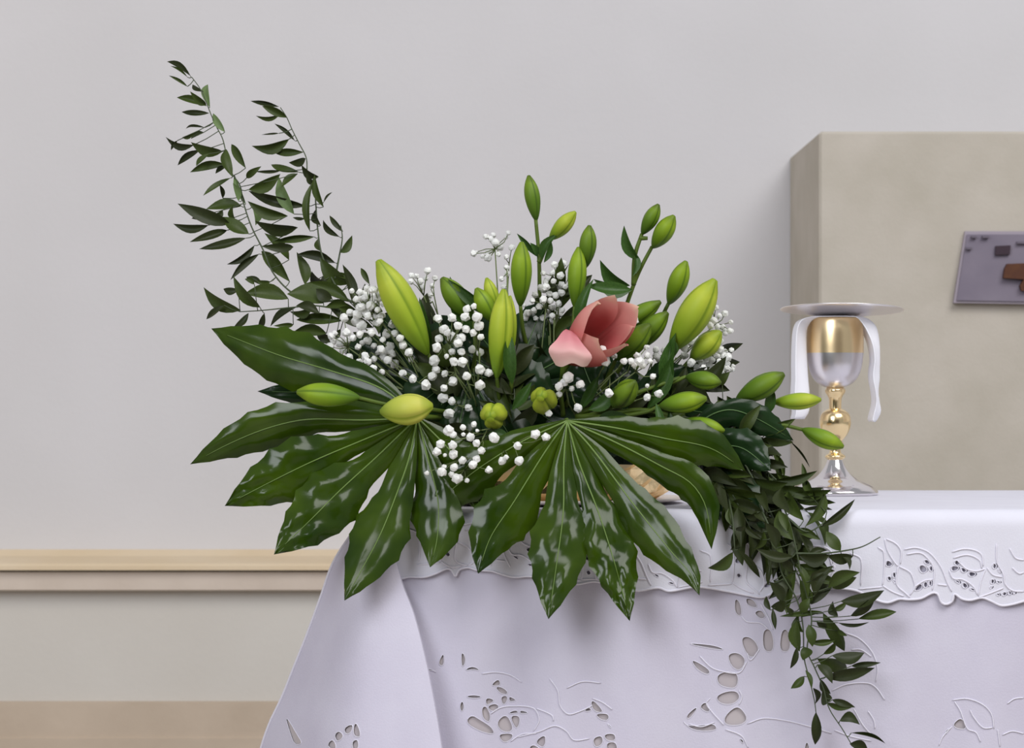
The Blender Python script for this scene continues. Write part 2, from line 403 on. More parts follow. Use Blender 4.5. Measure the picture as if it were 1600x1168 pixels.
lines_front += conv(ZC, [
 [(1000,710),(1130,700),(1260,750),(1330,830),(1350,950)], [(1020,720),(1070,800),(1130,950),(1200,980),(1240,1060)], [(1150,790),(1180,850),(1260,940),(1340,940)], [(1460,740),(1520,700),(1600,690)],
 [(1420,1000),(1500,970),(1600,990)], [(1380,950),(1400,1100)], [(890,1090),(920,1020),(1000,930)], [(110,150),(230,200),(340,320),(380,450),(365,560)], [(0,630),(120,580),(300,570),(370,610),(440,710)],
 [(300,800),(350,880),(360,950)], [(180,780),(260,920),(330,1000)], [(160,290),(240,290),(330,350)], [(20,960),(150,1010),(330,1050)]])

def cdt_panel(mb, outline, holes, to3d, step, corner=False):
    """a sheet with real cut-out holes: outline and holes in the panel's own flat coordinates"""
    holes = [chaikin(h, 2) for h in holes]
    vs = []; es = []
    def loop(poly):
        n = len(vs); vs.extend(Vector(p) for p in poly)
        es.extend((n+i, n+(i+1) % len(poly)) for i in range(len(poly)))
    loop(outline)
    for h in holes: loop(h)
    xs = [p[0] for p in outline]; ys = [p[1] for p in outline]
    x = min(xs) + step * .5
    while x < max(xs):
        y = min(ys) + step * .5
        while y < max(ys):
            if inside((x, y), outline) and not any(inside((x, y), h) for h in holes):
                vs.append(Vector((x, y)))
            y += step
        x += step
    ov, oe, of = delaunay_2d_cdt(vs, es, [], 0, 1e-4)[:3]
    hb = [(min(p[0] for p in h), max(p[0] for p in h), min(p[1] for p in h), max(p[1] for p in h), h) for h in holes]
    keep = []
    for f in of:
        cx = sum(ov[i][0] for i in f) / len(f); cy = sum(ov[i][1] for i in f) / len(f)
        if not inside((cx, cy), outline): continue
        if any(a < cx < b and c < cy < d and inside((cx, cy), h) for a, b, c, d, h in hb): continue
        keep.append(tuple(f)[::-1])
    mb.add([to3d(p[0], p[1]) for p in ov], keep)

# --- long lower cloth
XL = [(795, 592), (815, 566), (840, 545), (880, 520), (930, 502), (990, 480), (1040, 460), (1090, 440), (1130, 421), (1168, 408), (1300, 372), (1500, 330)]
XR = [(795, 600), (850, 611), (905, 626), (955, 645), (1010, 660), (1080, 675), (1168, 690), (1300, 706), (1500, 725)]
def y_panel(px, py):
    t = max(0.0, (py - 830) / 340.0)
    return -0.004 - 0.0035 * t * (1 + math.sin(px * 0.021 + 1.0)) - 0.003 * t * (1 + math.sin(px * 0.047 + py * 0.004))
def y_corner(px, py):
    a = smooth_interp(XL, py); b = smooth_interp(XR, py); fr = min(1, max(0, (px - a) / (b - a)))
    t = max(0.0, min(1.6, (py - 800) / 370.0))
    yf = -0.010 - 0.062 * t
    back = 0.03 + 0.10 * t
    y = yf + (back - yf) * (1 - fr) ** 2.6
    y += t * 0.010 * math.sin(fr * 9.0 + 0.6) * (1 - fr) * 1.2 - t * 0.007 * math.sin(fr * 4.2) 
    return y
cloth = thing('tablecloth', ((XA + 0.3), 0.3, 0.9975), 'long white altar cloth with cutwork flowers hanging to one draped corner', 'tablecloth')
mb = MB()
# flat on the altar, then over the front edge
def zt(y): return 0.9985
rows = []
for y, z in [(0.655, 0.9985), (0.3, 0.9985), (0.012, 0.9985), (0.002, 0.9965), (-0.004, 0.990), (-0.0045, 0.975)]:
    rows.append([(x, y, z) for x in [XA - 0.004 + i * (0.89 - XA) / 40 for i in range(41)]])
mb.grid(rows[::-1])
PYT = 812.0
top_py = 620 + (CAM_Z - 0.98) * F / (3.2 - 0.0045)
right_px = 2090
outline = [(smooth_interp(XR, y) - 22, y) for y in range(int(top_py), 1480, 12)]
outline = outline + [(x, 1480) for x in range(740, right_px, 24)] + [(right_px, y) for y in range(1480, int(top_py), -24)] + [(x, top_py) for x in range(right_px, 600, -24)]
cdt_panel(mb, outline, cut_front, lambda x, y: P(x, y, y_panel(x, y)), 13)
# draped corner
outc = [(smooth_interp(XL, y), y) for y in range(797, 1481, 10)] + [(smooth_interp(XR, y), y) for y in range(1480, 796, -10)]
cdt_panel(mb, outc, cut_corner, lambda x, y: P(x, y, y_corner(x, y)), 8)
# the fold's edge turns back under to the front panel; the other edge runs back along the altar's side
rows = []; rows2 = []
for py in range(797, 1481, 12):
    a = smooth_interp(XL, py); b = smooth_interp(XR, py)
    e = P(b, py, y_corner(b, py)); w = P(b - 22, py, y_panel(b, py))
    rows.append([e, e + Vector((0.0012, 0.003, 0)), e.lerp(w, 0.5) + Vector((0.003, 0, 0)), w])
    g = P(a, py, y_corner(a, py)); t = min(1.6, (py - 797) / 370.0)
    r = []
    for i in range(9):
        s = i / 8
        r.append(g + Vector(((0.03 * t) * s * s - 0.004*math.sin(s*math.pi) + 0.012*t*math.sin(s*7), (0.62 - g.y) * s, 0)))
    rows2.append(r)
mb.grid(rows[::-1]); mb.grid(rows2)
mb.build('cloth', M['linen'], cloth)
def cord(lines, yfun, parent, rad, name, m, off=0.0006):
    for L in lines:
        pts = catmull([(p[0], p[1], 0) for p in L], max(8, len(L) * 5))
        q = [P(p[0], p[1], yfun(p[0], p[1]) - off) for p in pts]
        MB().tube(q, [rad * (0.4 if i in (0, len(q)-1) else 1.0) for i in range(len(q))], 5).build(name, m, parent)
cord(lines_front, y_panel, cloth, 0.0007, 'embroidered_line', M['thread'])
def rims(holes, yfun, parent, rad, name):
    for h in holes:
        h = chaikin(h, 2); h = h + h[:1]
        MB().tube([P(p[0], p[1], yfun(p[0], p[1]) - 0.0003) for p in h], rad, 4, cap=False).build(name, M['thread'], parent)
rims(cut_front, y_panel, cloth, 0.00045, 'stitched_rim')
rims(cut_corner, y_corner, cloth, 0.00045, 'stitched_rim')
# hem cord along the free edge of the draped corner
MB().tube([P(smooth_interp(XL, y), y, y_corner(smooth_interp(XL, y), y) - 0.001) for y in range(812, 1470, 10)], 0.0016, 6).build('hem', M['thread'], cloth)

# plain sheet added behind the cutwork so its holes don't render black
uc = MB()
us_ = range(620, 2091, 20); uy = range(int(top_py) + 4, 1470, 22)
uc.grid([[P(x, y, y_panel(x, y) + 0.0022) for x in us_] for y in uy][::-1])
uo = []
for y in uy:
    a = smooth_interp(XL, y) + 6; b = smooth_interp(XR, y) - 4
    uo.append([P(lerp(a, b, i / 14), y, y_corner(lerp(a, b, i / 14), y) + 0.0025) for i in range(15)])
uc.grid(uo[::-1])
tag(uc.build('backsheet', M['backsheet']), 'added plain beige undercloth showing through the cutwork holes of the long cloth', 'cloth')

# --- short upper cloth with the scalloped lace border
hem = conv(ZF, [[(30,372),(90,430),(130,450),(200,432),(340,430),(430,402),(520,362),(560,372),(595,425),(625,372),(700,352),(770,372),(900,382),(960,402),(1080,432),(1200,425),(1330,440)]])[0]
hem += [(870, 905), (900, 912), (930, 908), (960, 916), (990, 921)]
hem += conv(ZG, [[(110,632),(300,602),(400,634),(640,594),(780,604),(1000,642),(1150,672),(1300,692),(1440,640)]])[0]
hem += [(1232, 930), (1262, 926), (1290, 920)]
hem += conv(ZE, [[(0,470),(200,492),(350,562),(460,592),(560,562),(640,567),(740,557),(840,510),(880,520),(910,590),(950,607),(1000,582),(1020,520),(1080,560),(1150,572),(1250,552),(1330,582),(1410,617),(1500,607),(1600,580),(1700,560),(1800,590),(1900,560),(2000,600),(2150,570),(2300,600),(2500,570),(2700,600),(2900,570),(3100,600),(3300,575),(3500,590)]])[0]
hem = sorted(hem)
hem_s = [(p[0], p[1]) for p in catmull([(a, b, 0) for a, b in hem], 340)]
lace_cut = conv(ZE, [
 [(438,280),(460,232),(512,270),(480,297)], [(453,385),(480,368),(502,400),(475,417)], [(498,350),(527,333),(533,385),(510,387)], [(503,400),(532,410),(527,442)], [(718,290),(760,273),(802,320),(760,352),(728,330)],
 [(758,240),(800,233),(823,275),(780,272)], [(803,300),(832,278),(843,330),(815,332)], [(678,482),(720,438),(752,438),(747,482),(700,497)], [(753,430),(790,413),(802,460),(765,472)], [(800,415),(832,408),(827,452),(805,457)],
 [(1008,260),(1040,233),(1073,270),(1040,287)], [(983,305),(1010,283),(1062,295),(1040,327),(1000,332)], [(1063,310),(1095,298),(1127,330),(1090,347)], [(1128,345),(1160,333),(1203,350),(1180,377),(1140,372)],
 [(1008,403),(1060,408),(1067,442)], [(1078,435),(1105,423),(1137,455),(1110,477),(1083,460)], [(1143,470),(1180,473),(1198,497),(1150,487)], [(1328,290),(1350,257),(1377,290),(1350,318)], [(1373,318),(1392,313),(1412,357)],
 [(1318,398),(1352,398),(1352,432),(1318,437)], [(1358,403),(1412,420),(1380,437)], [(1308,460),(1342,453),(1320,482)], [(1358,525),(1390,508),(1397,542)], [(1408,520),(1440,498),(1462,520),(1430,542)], [(1463,498),(1490,493),(1497,527),(1468,527)], [(1497,498),(1527,498),(1522,527)]])
lace_lines = conv(ZE, [
 [(440,60),(460,150),(510,240),(550,290)], [(450,60),(530,100),(575,160),(570,270)], [(550,290),(540,440),(620,520),(650,550)], [(560,290),(650,340),(680,400),(690,460),(650,530)],
 [(600,150),(700,135),(800,170),(870,240),(920,320),(960,420),(1000,500)], [(620,190),(740,180),(820,250),(852,320),(847,420),(835,490)], [(690,460),(770,410),(840,400)], [(420,450),(500,500),(600,540)],
 [(1000,170),(1100,145),(1200,160),(1250,200),(1260,290)], [(1010,220),(1130,195),(1230,240),(1250,310)], [(1045,240),(1120,310),(1200,330),(1280,310)], [(975,320),(1010,390),(1090,400),(1180,460),(1215,530)],
 [(1290,300),(1340,360),(1420,380)], [(1370,100),(1375,250),(1430,360),(1440,430),(1500,490),(1600,500)], [(1220,550),(1330,510),(1430,470)], [(150,180),(240,230),(240,450)], [(380,130),(430,170),(432,370),(420,450)],
 [(880,440),(960,450)], [(220,480),(420,462)], [(1480,140),(1530,220),(1600,240)], [(1500,300),(1560,350),(1600,340)], [(1280,310),(1240,420),(1220,540)]])
# the same motif goes on to the left under the leaves
extra_c = []; extra_l = []
def hem_y(x): return interp(hem_s, x)
for dx in (-235, -470, -690):
    dy = hem_y(1450 + dx) - hem_y(1450)
    for h in lace_cut:
        cx = sum(p[0] for p in h) / len(h)
        if 630 < cx + dx < 1300 and not (cx + dx > 1300) and cx < 1570: extra_c.append([(x + dx, y + dy) for x, y in h])
    for L in lace_lines:
        if all(622 < x + dx < 1330 and x < 1585 for x, y in L): extra_l.append([(x + dx, min(y + dy, hem_y(x+dx) - 4)) for x, y in L])
extra_c = [h for h in extra_c if all(y < hem_y(x) - 5 for x, y in h) and not any(abs(h[0][0]-g[0][0]) < 14 and abs(h[0][1]-g[0][1]) < 14 for g in lace_cut)]
uniq = []
for h in extra_c:
    if not any(abs(h[0][0]-g[0][0]) < 16 and abs(h[0][1]-g[0][1]) < 14 for g in uniq): uniq.append(h)
extra_c = uniq
RR = 0.018; ZR = 1.0022; YRF = -0.0082
QA = RR * math.pi / 2 / S0
PYF = 620 + (CAM_Z - (ZR - RR)) * F / (3.2 + YRF)
def y_run(px, py):
    t = max(0, (py - PYF) / 110.0)
    return YRF - 0.0025 * t - 0.0008 * t * math.sin(px * 0.03) - 0.0008 * t * math.sin(px * 0.075 + 1)
def run3d(px, q):
    """q runs in pixels: negative on the table, 0..QA round the edge, then down the front as picture rows"""
    x = (px - 800) * S0
    if q <= 0: return Vector((x, YRF + RR - q * S0, ZR))
    if q < QA:
        a = q / QA * math.pi / 2
        return Vector((x, YRF + RR - RR * math.sin(a), ZR - RR + RR * math.cos(a)))
    py = PYF + (q - QA)
    y = y_run(px, py)
    k = (y - CAM_Y) / F
    return Vector((x, y, CAM_Z - (py - HOR) * k))
runner = thing('altar_runner', (0.5, 0.3, ZR), 'short white altar cloth with scalloped lace border lying on top', 'tablecloth')
mb = MB()
xs = [606 + i * 9.0 for i in range(165)]
qs = [-940, -600, -300, -100, -30, -8] + [QA * i / 8 for i in range(9)] + [QA + 6]
mb.grid([[run3d(x, q) for x in xs] for q in qs][::-1])
q0 = QA + 6
toq = lambda p: (p[0], p[1] - PYF + QA)
outl = [(x, q0) for x in xs] + [toq(p) for p in reversed([h for h in hem_s if 606 < h[0] < xs[-1]])]
outl = [p for i, p in enumerate(outl)]
cdt_panel(mb, outl, [[toq(p) for p in h] for h in lace_cut + extra_c], lambda x, q: run3d(x, q), 9)
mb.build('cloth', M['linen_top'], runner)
cord(lace_lines + extra_l, y_run, runner, 0.0009, 'embroidered_line', M['thread'], 0.0004)
rims(lace_cut + extra_c, y_run, runner, 0.0005, 'stitched_rim')
MB().tube([P(x, y, y_run(x, y)) for x, y in hem_s if 606 < x < xs[-1]], 0.0013, 6).build('scalloped_hem', M['thread'], runner)

# ================================================================== chalice, paten, purificator
YC = 0.47; SC = (YC - CAM_Y) / F; CX = P(1305, 600, YC).x
def zc(py): return CAM_Z - (py - HOR) * SC
zbase = ZR + 0.0004; dz = zbase - zc(770.5)
def prof(tab): return [(r * SC, zc(y) + dz) for r, y in tab]
ch = thing('chalice', (CX, YC, zbase), 'gold and silver chalice standing at the back of the altar', 'chalice')
def lathe_part(name, tab, m, c=(CX, YC), n=56):
    t = prof(tab)
    # round the profile a little
    p = [(Vector((a[0], a[1])), ) for a in t]
    return MB().lathe(t, c, n).build(name, m, ch)
def fine(tab, k=4):
    pts = catmull([(r, y, 0) for r, y in tab], len(tab) * k)
    return [(p[0], p[1]) for p in pts]
lathe_part('foot', [(0.5, 770.4), (66, 770.4), (67, 768), (66.5, 764.5)] + fine([(65, 763), (58, 757), (46, 751), (33, 745), (23, 736), (16, 726), (12.5, 718), (11, 714)]), M['silver'])
lathe_part('collar', fine([(10, 717), (14, 714), (16, 711), (14, 708), (9.5, 705), (8.5, 698), (11, 693), (13, 690), (10, 686)]), M['gold'])
lathe_part('knop', fine([(9, 688), (13, 684), (19, 676), (23.5, 665), (24.5, 655), (22, 645), (16, 639), (10, 636)]), M['gold'])
lathe_part('stem', fine([(10, 640), (9.5, 630), (10.5, 619), (14, 613), (16, 609), (15, 605), (11, 602)]), M['gold'])
lathe_part('cup_bowl', fine([(9, 604), (18, 601.5), (29, 595), (37, 584), (41.5, 570), (43.5, 555), (44, 548)]), M['silver_cup'])
lathe_part('cup_rim', fine([(44.3, 549), (44.3, 530), (43.5, 512), (41.5, 500), (40, 494)]) + [(38.5, 494)] + fine([(40, 505), (41, 530), (39, 560), (25, 588), (0.5, 592)]), M['gold_cup'])

pcx, pcy = P(1316, 487, YC).x, YC + 0.004
pz = zc(488) + dz
prof_p = [(0.0005, 0.0), (0.030, 0.0), (0.040, 0.0012), (0.050, 0.0042), (0.064, 0.0056), (0.0755, 0.0062), (0.0762, 0.0070), (0.0755, 0.0076), (0.062, 0.0070), (0.048, 0.0056), (0.038, 0.0026), (0.030, 0.0014), (0.0005, 0.0014)]
pat = MB().lathe([(r, z) for r, z in prof_p], (0, 0), 64)
po = pat.build('paten', M['paten'])
po.location = (pcx, pcy, zc(491.5) + dz + 0.0012); po.rotation_euler = (math.radians(-4.2), math.radians(0.7), 0)
tag(po, 'shallow silver paten lying on top of the chalice', 'paten')

rowsL = [(1237, 1255, 652), (1239, 1262, 640), (1237, 1263, 615), (1238, 1261, 590), (1238, 1259, 560), (1239, 1258, 530), (1241, 1259, 512), (1247, 1266, 500), (1262, 1276, 494.5), (1285, 1290, 493.6)]
rowsR = [(1322, 1326, 493.6), (1333, 1350, 495.5), (1342, 1364, 506), (1350, 1369, 520), (1357, 1371, 538), (1360, 1371.5, 560), (1358, 1371, 578), (1358, 1371, 590), (1362, 1369, 610), (1363, 1371, 626), (1360, 1373, 640), (1357, 1368, 652), (1359, 1364, 656)]
allr = rowsL + rowsR
rr = catmull([(a, b, c) for a, b, c in allr], 90)
rows = []
for i, (a, b, y) in enumerate([(p[0], p[1], p[2]) for p in rr]):
    r = []
    for k in range(25):
        v = k / 24
        flat = 1.0 if not (1262 < (a + b) / 2 < 1345) else 0.4
        px = lerp(a, b, 0.5 - 0.5 * math.cos(v * math.pi * 2 * 1.5 + 0.3)) 
        yy = YC - 0.040 + 0.08 * v
        x = (px - 800) * SC
        r.append((x, yy, zc(y) + dz + 0.001 * math.sin(v * 6)*0.0 + (0.006 * v * math.sin(i) if False else 0)))
    rows.append(r)
pf = MB().grid(rows).build('purificator', M['purif'])
tag(pf, 'white linen purificator hanging down both sides of the chalice', 'cloth')
sm = pf.modifiers.new('thickness', 'SOLIDIFY'); sm.thickness = 0.0008

# ================================================================== bowl and foam that carry the flowers
YD = 0.20
bz = ZR + 0.0005
bcx = P(862, 780, YD).x
bowl = thing('flower_bowl', (bcx, YD, bz), 'low gold foil flower bowl on a pale dish under the arrangement', 'bowl')
dish = [(0.0005, 0.0), (0.125, 0.0), (0.152, 0.004), (0.1535, 0.0055), (0.152, 0.0068), (0.122, 0.0045), (0.0005, 0.004)]
MB().lathe([(r, bz + z) for r, z in dish], (bcx, YD), 72).build('dish', M['plate'], bowl)
# crumpled foil wall with sharp facets
rows = []; N = 44; rng = random.Random(3)
for z, r in [(0.005, 0.118), (0.014, 0.130), (0.026, 0.134), (0.038, 0.137), (0.048, 0.139)]:
    rows.append([(bcx + (r + rng.uniform(-.005, .005)) * math.cos(2*math.pi*(k + rng.uniform(-.25, .25))/N), YD + (r + rng.uniform(-.005, .005)) * math.sin(2*math.pi*(k+rng.uniform(-.25, .25))/N), bz + z + rng.uniform(-.003, .003)) for k in range(N)])
MB().grid(rows, closed=True).build('foil_wall', M['foil'], bowl, smooth=False)
rows = [[(bcx + r*math.cos(2*math.pi*k/32) * (1 + 0.02*math.sin(k*3)), YD + r*math.sin(2*math.pi*k/32) * (1 + .02*math.sin(k*5)), bz + z) for k in range(32)] for r, z in [(0.0005, 0.006), (0.112, 0.006), (0.116, 0.03), (0.108, 0.062), (0.09, 0.085), (0.06, 0.097), (0.0005, 0.10)]]
fo = MB().grid(rows, closed=True).build('floral_foam', M['foam'])
tag(fo, 'dark green floral foam mound inside the gold bowl', 'floral foam')

# ================================================================== glossy hand-shaped leaves
def fatsia(label, center, yc, lobes, gaps, m, mv, petiole_to, seed=0, tooth=0.07, crumple={}):
    """lobes: (midrib points after the centre, half width px, depth at the tip, twist); gaps: how far out neighbours stay joined"""
    rg = random.Random(seed)
    c = P(center[0], center[1], yc)
    root = thing('fatsia_leaf', c, label, 'leaf', 'large glossy hand-shaped leaves')
    NU = 26; NV = 4
    mids = []
    for pts, hw, yt, tw in lobes:
        q = catmull([(center[0], center[1], 0)] + [(p[0], p[1], 0) for p in pts], NU + 1)
        mids.append(q)
    prof_w = [(0.0, .5), (0.3, 0.58), (0.42, 0.66), (0.53, 0.92), (0.61, 1.0), (0.70, 0.93), (0.80, 0.72), (0.88, 0.48), (0.95, 0.2), (1.0, 0.0)]
    mb = MB(); veins = []
    a0 = mids[0][NU//2] - mids[0][0]; a1 = mids[1][NU//2] - mids[1][0]
    ori = 1 if a0.x * a1.y - a0.y * a1.x > 0 else -1      # which way round the lobes are listed
    for i, (pts, hw, yt, tw) in enumerate(lobes):
        q = mids[i]; rows = []; vein = []
        for k in range(NU + 1):
            u = k / NU
            p = q[k]
            d = q[min(k+1, NU)] - q[max(k-1, 0)]; d.normalize()
            nrm = Vector((-d.y, d.x, 0)) * ori    # to one side in the picture
            sides = []
            for side in (-1, 1):
                j = i + side
                w = hw * smooth_interp(prof_w, u)
                if u > 0.45 and u < 0.95: w *= 1 + tooth * (1 if (k % 3) == 0 else -0.6) * (1 if rg.random() > .2 else .2)
                out = p + nrm * (w * side)
                if 0 <= j < len(lobes):
                    us = gaps[min(i, j)]
                    seam = (p + mids[j][k]) * 0.5
                    if u <= us: out = seam
                    elif u < us + 0.16:
                        t = (u - us) / 0.16; t = t * t * (3 - 2 * t)
                        ks = int(us * NU); sw = (mids[i][ks] - mids[j][ks]).length * 0.5
                        w2 = lerp(min(sw, w * 1.3), w, t)
                        out = p + nrm * (w2 * side)
                elif u < 0.35:
                    out = p + nrm * side * w * (0.15 + 0.85 * min(1, u / 0.3))
                sides.append(out)
            yb = yc + (yt - yc) * (u ** 1.4) + (0.004 * min(1, u * 1.5) if i % 2 else 0.0)
            row = []
            for v in range(-NV, NV + 1):
                s = v / NV
                e = sides[0] if v < 0 else sides[1]
                a = abs(s)
                xy = p.lerp(e, a)
                wd = (e - p).length * S0
                y = yb - 0.10 * wd * math.sin(a * math.pi) + 0.22 * wd * a * a + tw * wd * s * min(1, u * 1.5)
                y += 0.0012 * math.sin(u * 30 - a * 5 + i) * math.sin(a * math.pi * 0.8) * min(1, u * 2)
                if i in crumple: y += crumple[i] * (math.sin(u * 17 + 3 * s) * math.cos(s * 4 + u * 9) + 0.6 * math.sin(u * 33 - 5 * s)) * min(1, max(0, u - 0.2) * 2)
                row.append(P(xy.x, xy.y, y))
            rows.append(row)
            if u < 0.93: vein.append(P(p.x, p.y, row[NV].y - 0.0005))
        mb.grid(rows[::-1])
        veins.append(vein)
    mb.build('blade', m, root)
    for vn in veins:
        L = len(vn)
        MB().tube(vn, [0.0011 * (1 - 0.8 * k / L) + 0.0001 for k in range(L)], 5).build('vein', mv, root)
    e = P(petiole_to[0], petiole_to[1], YD)
    mid = c.lerp(e, 0.5) + Vector((0, 0, 0.012))
    MB().tube(catmull([c + Vector((0, 0.002, 0)), mid, e], 10), 0.0032, 7).build('petiole', M['lily_stem'], root)
    return root

fatsia('largest glossy green hand-shaped leaf fanning out to the left', (652, 652), -0.012, [
    ([(598, 608), (520, 580), (440, 556), (372, 530), (330, 513)], 46, 0.055, 0.0),
    ([(570, 656), (480, 655), (420, 668), (360, 692), (297, 725)], 34, 0.01, 0.25),
    ([(565, 688), (485, 722), (412, 758), (351, 790)], 47, -0.05, 0.1),
    ([(590, 712), (532, 765), (482, 815), (428, 866)], 49, -0.08, 0.0),
    ([(640, 712), (622, 765), (594, 835), (562, 895), (538, 938)], 44, -0.085, -0.1),
    ([(668, 715), (684, 780), (683, 840), (672, 886)], 44, -0.06, -0.15),
    ([(700, 700), (735, 745), (752, 800)], 40, -0.02, 0.0)], [0.36, 0.33, 0.33, 0.34, 0.40, 0.55], M['fatsia'], M['vein'], (760, 690), 1, crumple={2: 0.003, 3: 0.0035})
fatsia('glossy green hand-shaped leaf hanging down over the front of the altar', (886, 657), -0.035, [
    ([(815, 690), (750, 730), (700, 770), (660, 812)], 40, -0.025, 0.0),
    ([(852, 705), (802, 785), (766, 840), (747, 896)], 47, -0.075, 0.1),
    ([(881, 720), (880, 800), (869, 885), (857, 967)], 47, -0.10, 0.0),
    ([(904, 720), (935, 800), (962, 885), (984, 970)], 40, -0.095, 0.35),
    ([(926, 702), (988, 785), (1046, 858), (1080, 898), (1093, 930)], 37, -0.085, -0.1),
    ([(960, 690), (1035, 729), (1080, 755), (1103, 792), (1112, 858)], 29, -0.055, -0.2),
    ([(960, 668), (1040, 685), (1110, 700), (1165, 735)], 38, -0.01, 0.0)], [0.42, 0.36, 0.36, 0.35, 0.24, 0.5], M['fatsia'], M['vein'], (880, 700), 2, crumple={1: 0.0015, 2: 0.0018, 3: 0.0045})
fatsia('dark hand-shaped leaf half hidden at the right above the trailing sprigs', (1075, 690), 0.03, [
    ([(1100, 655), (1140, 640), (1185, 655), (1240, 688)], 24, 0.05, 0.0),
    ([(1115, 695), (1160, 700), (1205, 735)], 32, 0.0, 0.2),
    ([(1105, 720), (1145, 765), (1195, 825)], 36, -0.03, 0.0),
    ([(1085, 730), (1105, 775), (1125, 812)], 30, -0.02, 0.0)], [0.45, 0.5, 0.5], M['fatsia_shade'], M['vein_shade'], (960, 700), 3)
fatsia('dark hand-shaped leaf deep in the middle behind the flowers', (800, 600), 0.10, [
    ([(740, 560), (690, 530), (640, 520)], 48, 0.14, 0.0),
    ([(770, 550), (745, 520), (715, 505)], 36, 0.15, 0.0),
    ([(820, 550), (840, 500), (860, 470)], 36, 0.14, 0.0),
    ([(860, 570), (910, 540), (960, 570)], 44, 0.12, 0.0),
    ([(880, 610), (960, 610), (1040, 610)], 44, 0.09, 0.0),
    ([(850, 650), (920, 690), (980, 700)], 44, 0.06, 0.0)], [0.6, 0.6, 0.6, 0.6, 0.6], M['fatsia_shade'], M['vein_shade'], (820, 680), 4)
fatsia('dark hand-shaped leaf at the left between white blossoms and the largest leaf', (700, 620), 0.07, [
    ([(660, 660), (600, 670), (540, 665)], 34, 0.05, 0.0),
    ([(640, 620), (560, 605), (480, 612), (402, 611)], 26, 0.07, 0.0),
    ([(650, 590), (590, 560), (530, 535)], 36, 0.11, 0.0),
    ([(670, 570), (630, 530), (590, 490)], 34, 0.12, 0.0)], [0.55, 0.55, 0.55], M['fatsia_shade'], M['vein_shade'], (780, 660), 5)

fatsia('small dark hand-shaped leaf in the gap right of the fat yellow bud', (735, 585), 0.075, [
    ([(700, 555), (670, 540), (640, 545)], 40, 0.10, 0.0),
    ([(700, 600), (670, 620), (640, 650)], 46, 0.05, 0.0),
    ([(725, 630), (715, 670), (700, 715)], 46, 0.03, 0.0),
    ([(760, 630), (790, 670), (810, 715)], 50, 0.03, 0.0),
    ([(780, 595), (820, 605), (870, 625)], 46, 0.06, 0.0)], [0.7, 0.7, 0.7, 0.7], M['fatsia_shade'], M['vein_shade'], (780, 680), 6)
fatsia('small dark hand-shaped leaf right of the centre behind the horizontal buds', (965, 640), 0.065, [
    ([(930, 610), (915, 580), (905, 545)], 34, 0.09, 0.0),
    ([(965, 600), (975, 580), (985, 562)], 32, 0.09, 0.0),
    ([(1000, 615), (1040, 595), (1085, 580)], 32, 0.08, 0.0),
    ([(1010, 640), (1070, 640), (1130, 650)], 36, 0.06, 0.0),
    ([(1000, 660), (1050, 690), (1100, 720)], 40, 0.03, 0.0)], [0.6, 0.6, 0.6, 0.6], M['fatsia_shade'], M['vein_shade'], (930, 690), 7)

# ================================================================== ruscus branches
def leaf_mesh(name, m, bend, fold, var, side):
    rows = []; uvs = []
    NU, NV = 8, 2
    for i in range(NU + 1):
        u = i / NU
        w = (u ** (1.05 * var)) * (1 - u) ** 1.05 / 0.24
        if i == NU: w = 0.012
        if i == 0: w = 0.05
        z = bend * math.sin(math.pi * u) ; cx = side * math.sin(math.pi * u) - side * 0.6 * u * u
        r = []
        for j in range(-NV, NV + 1):
            s = j / NV
            r.append((u, cx + s * 0.5 * w, z * 1.0 + fold * abs(s) * w))
        rows.append(r)
    return MB().grid(rows).mesh(name, m)
LM = {}
for key in ('rus_d', 'rus_m', 'rus_l', 'lily_leaf'):
    LM[key] = [leaf_mesh('leaf_' + key + str(i), M[key], b, f, v, sd) for i, (b, f, v, sd) in enumerate([(0.08, 0.10, 0.85, 0.3), (-0.07, 0.08, 0.9, -0.3), (0.12, 0.06, 0.8, 0.15), (0.03, 0.12, 1.0, -0.15), (0.06, 0.08, 0.9, 0.45)])]
def put_leaf(root, a, b, w, key, rg, tilt=None, name='leaf'):
    """leaf from base a to tip b (points), w metres wide as seen from the front"""
    x = b - a; L = x.length; xn = x.normalized()
    toward = Vector((0, -1, 0)); n = (toward - xn * toward.dot(xn)).normalized()
    t = rg.uniform(-0.7, 0.7) if tilt is None else tilt
    n = Matrix.Rotation(t, 3, xn) @ n
    yv = n.cross(xn)
    w = 0.98 * w / max(0.55, math.cos(t)); b = a + x * 1.06; x = b - a; L = x.length
    Mx = Matrix(((x.x, yv.x*w, n.x*L, a.x), (x.y, yv.y*w, n.y*L, a.y), (x.z, yv.z*w, n.z*L, a.z), (0, 0, 0, 1)))
    # keep the fold in proportion to the width
    return place(name, rg.choice(LM[key]), root, Mx)
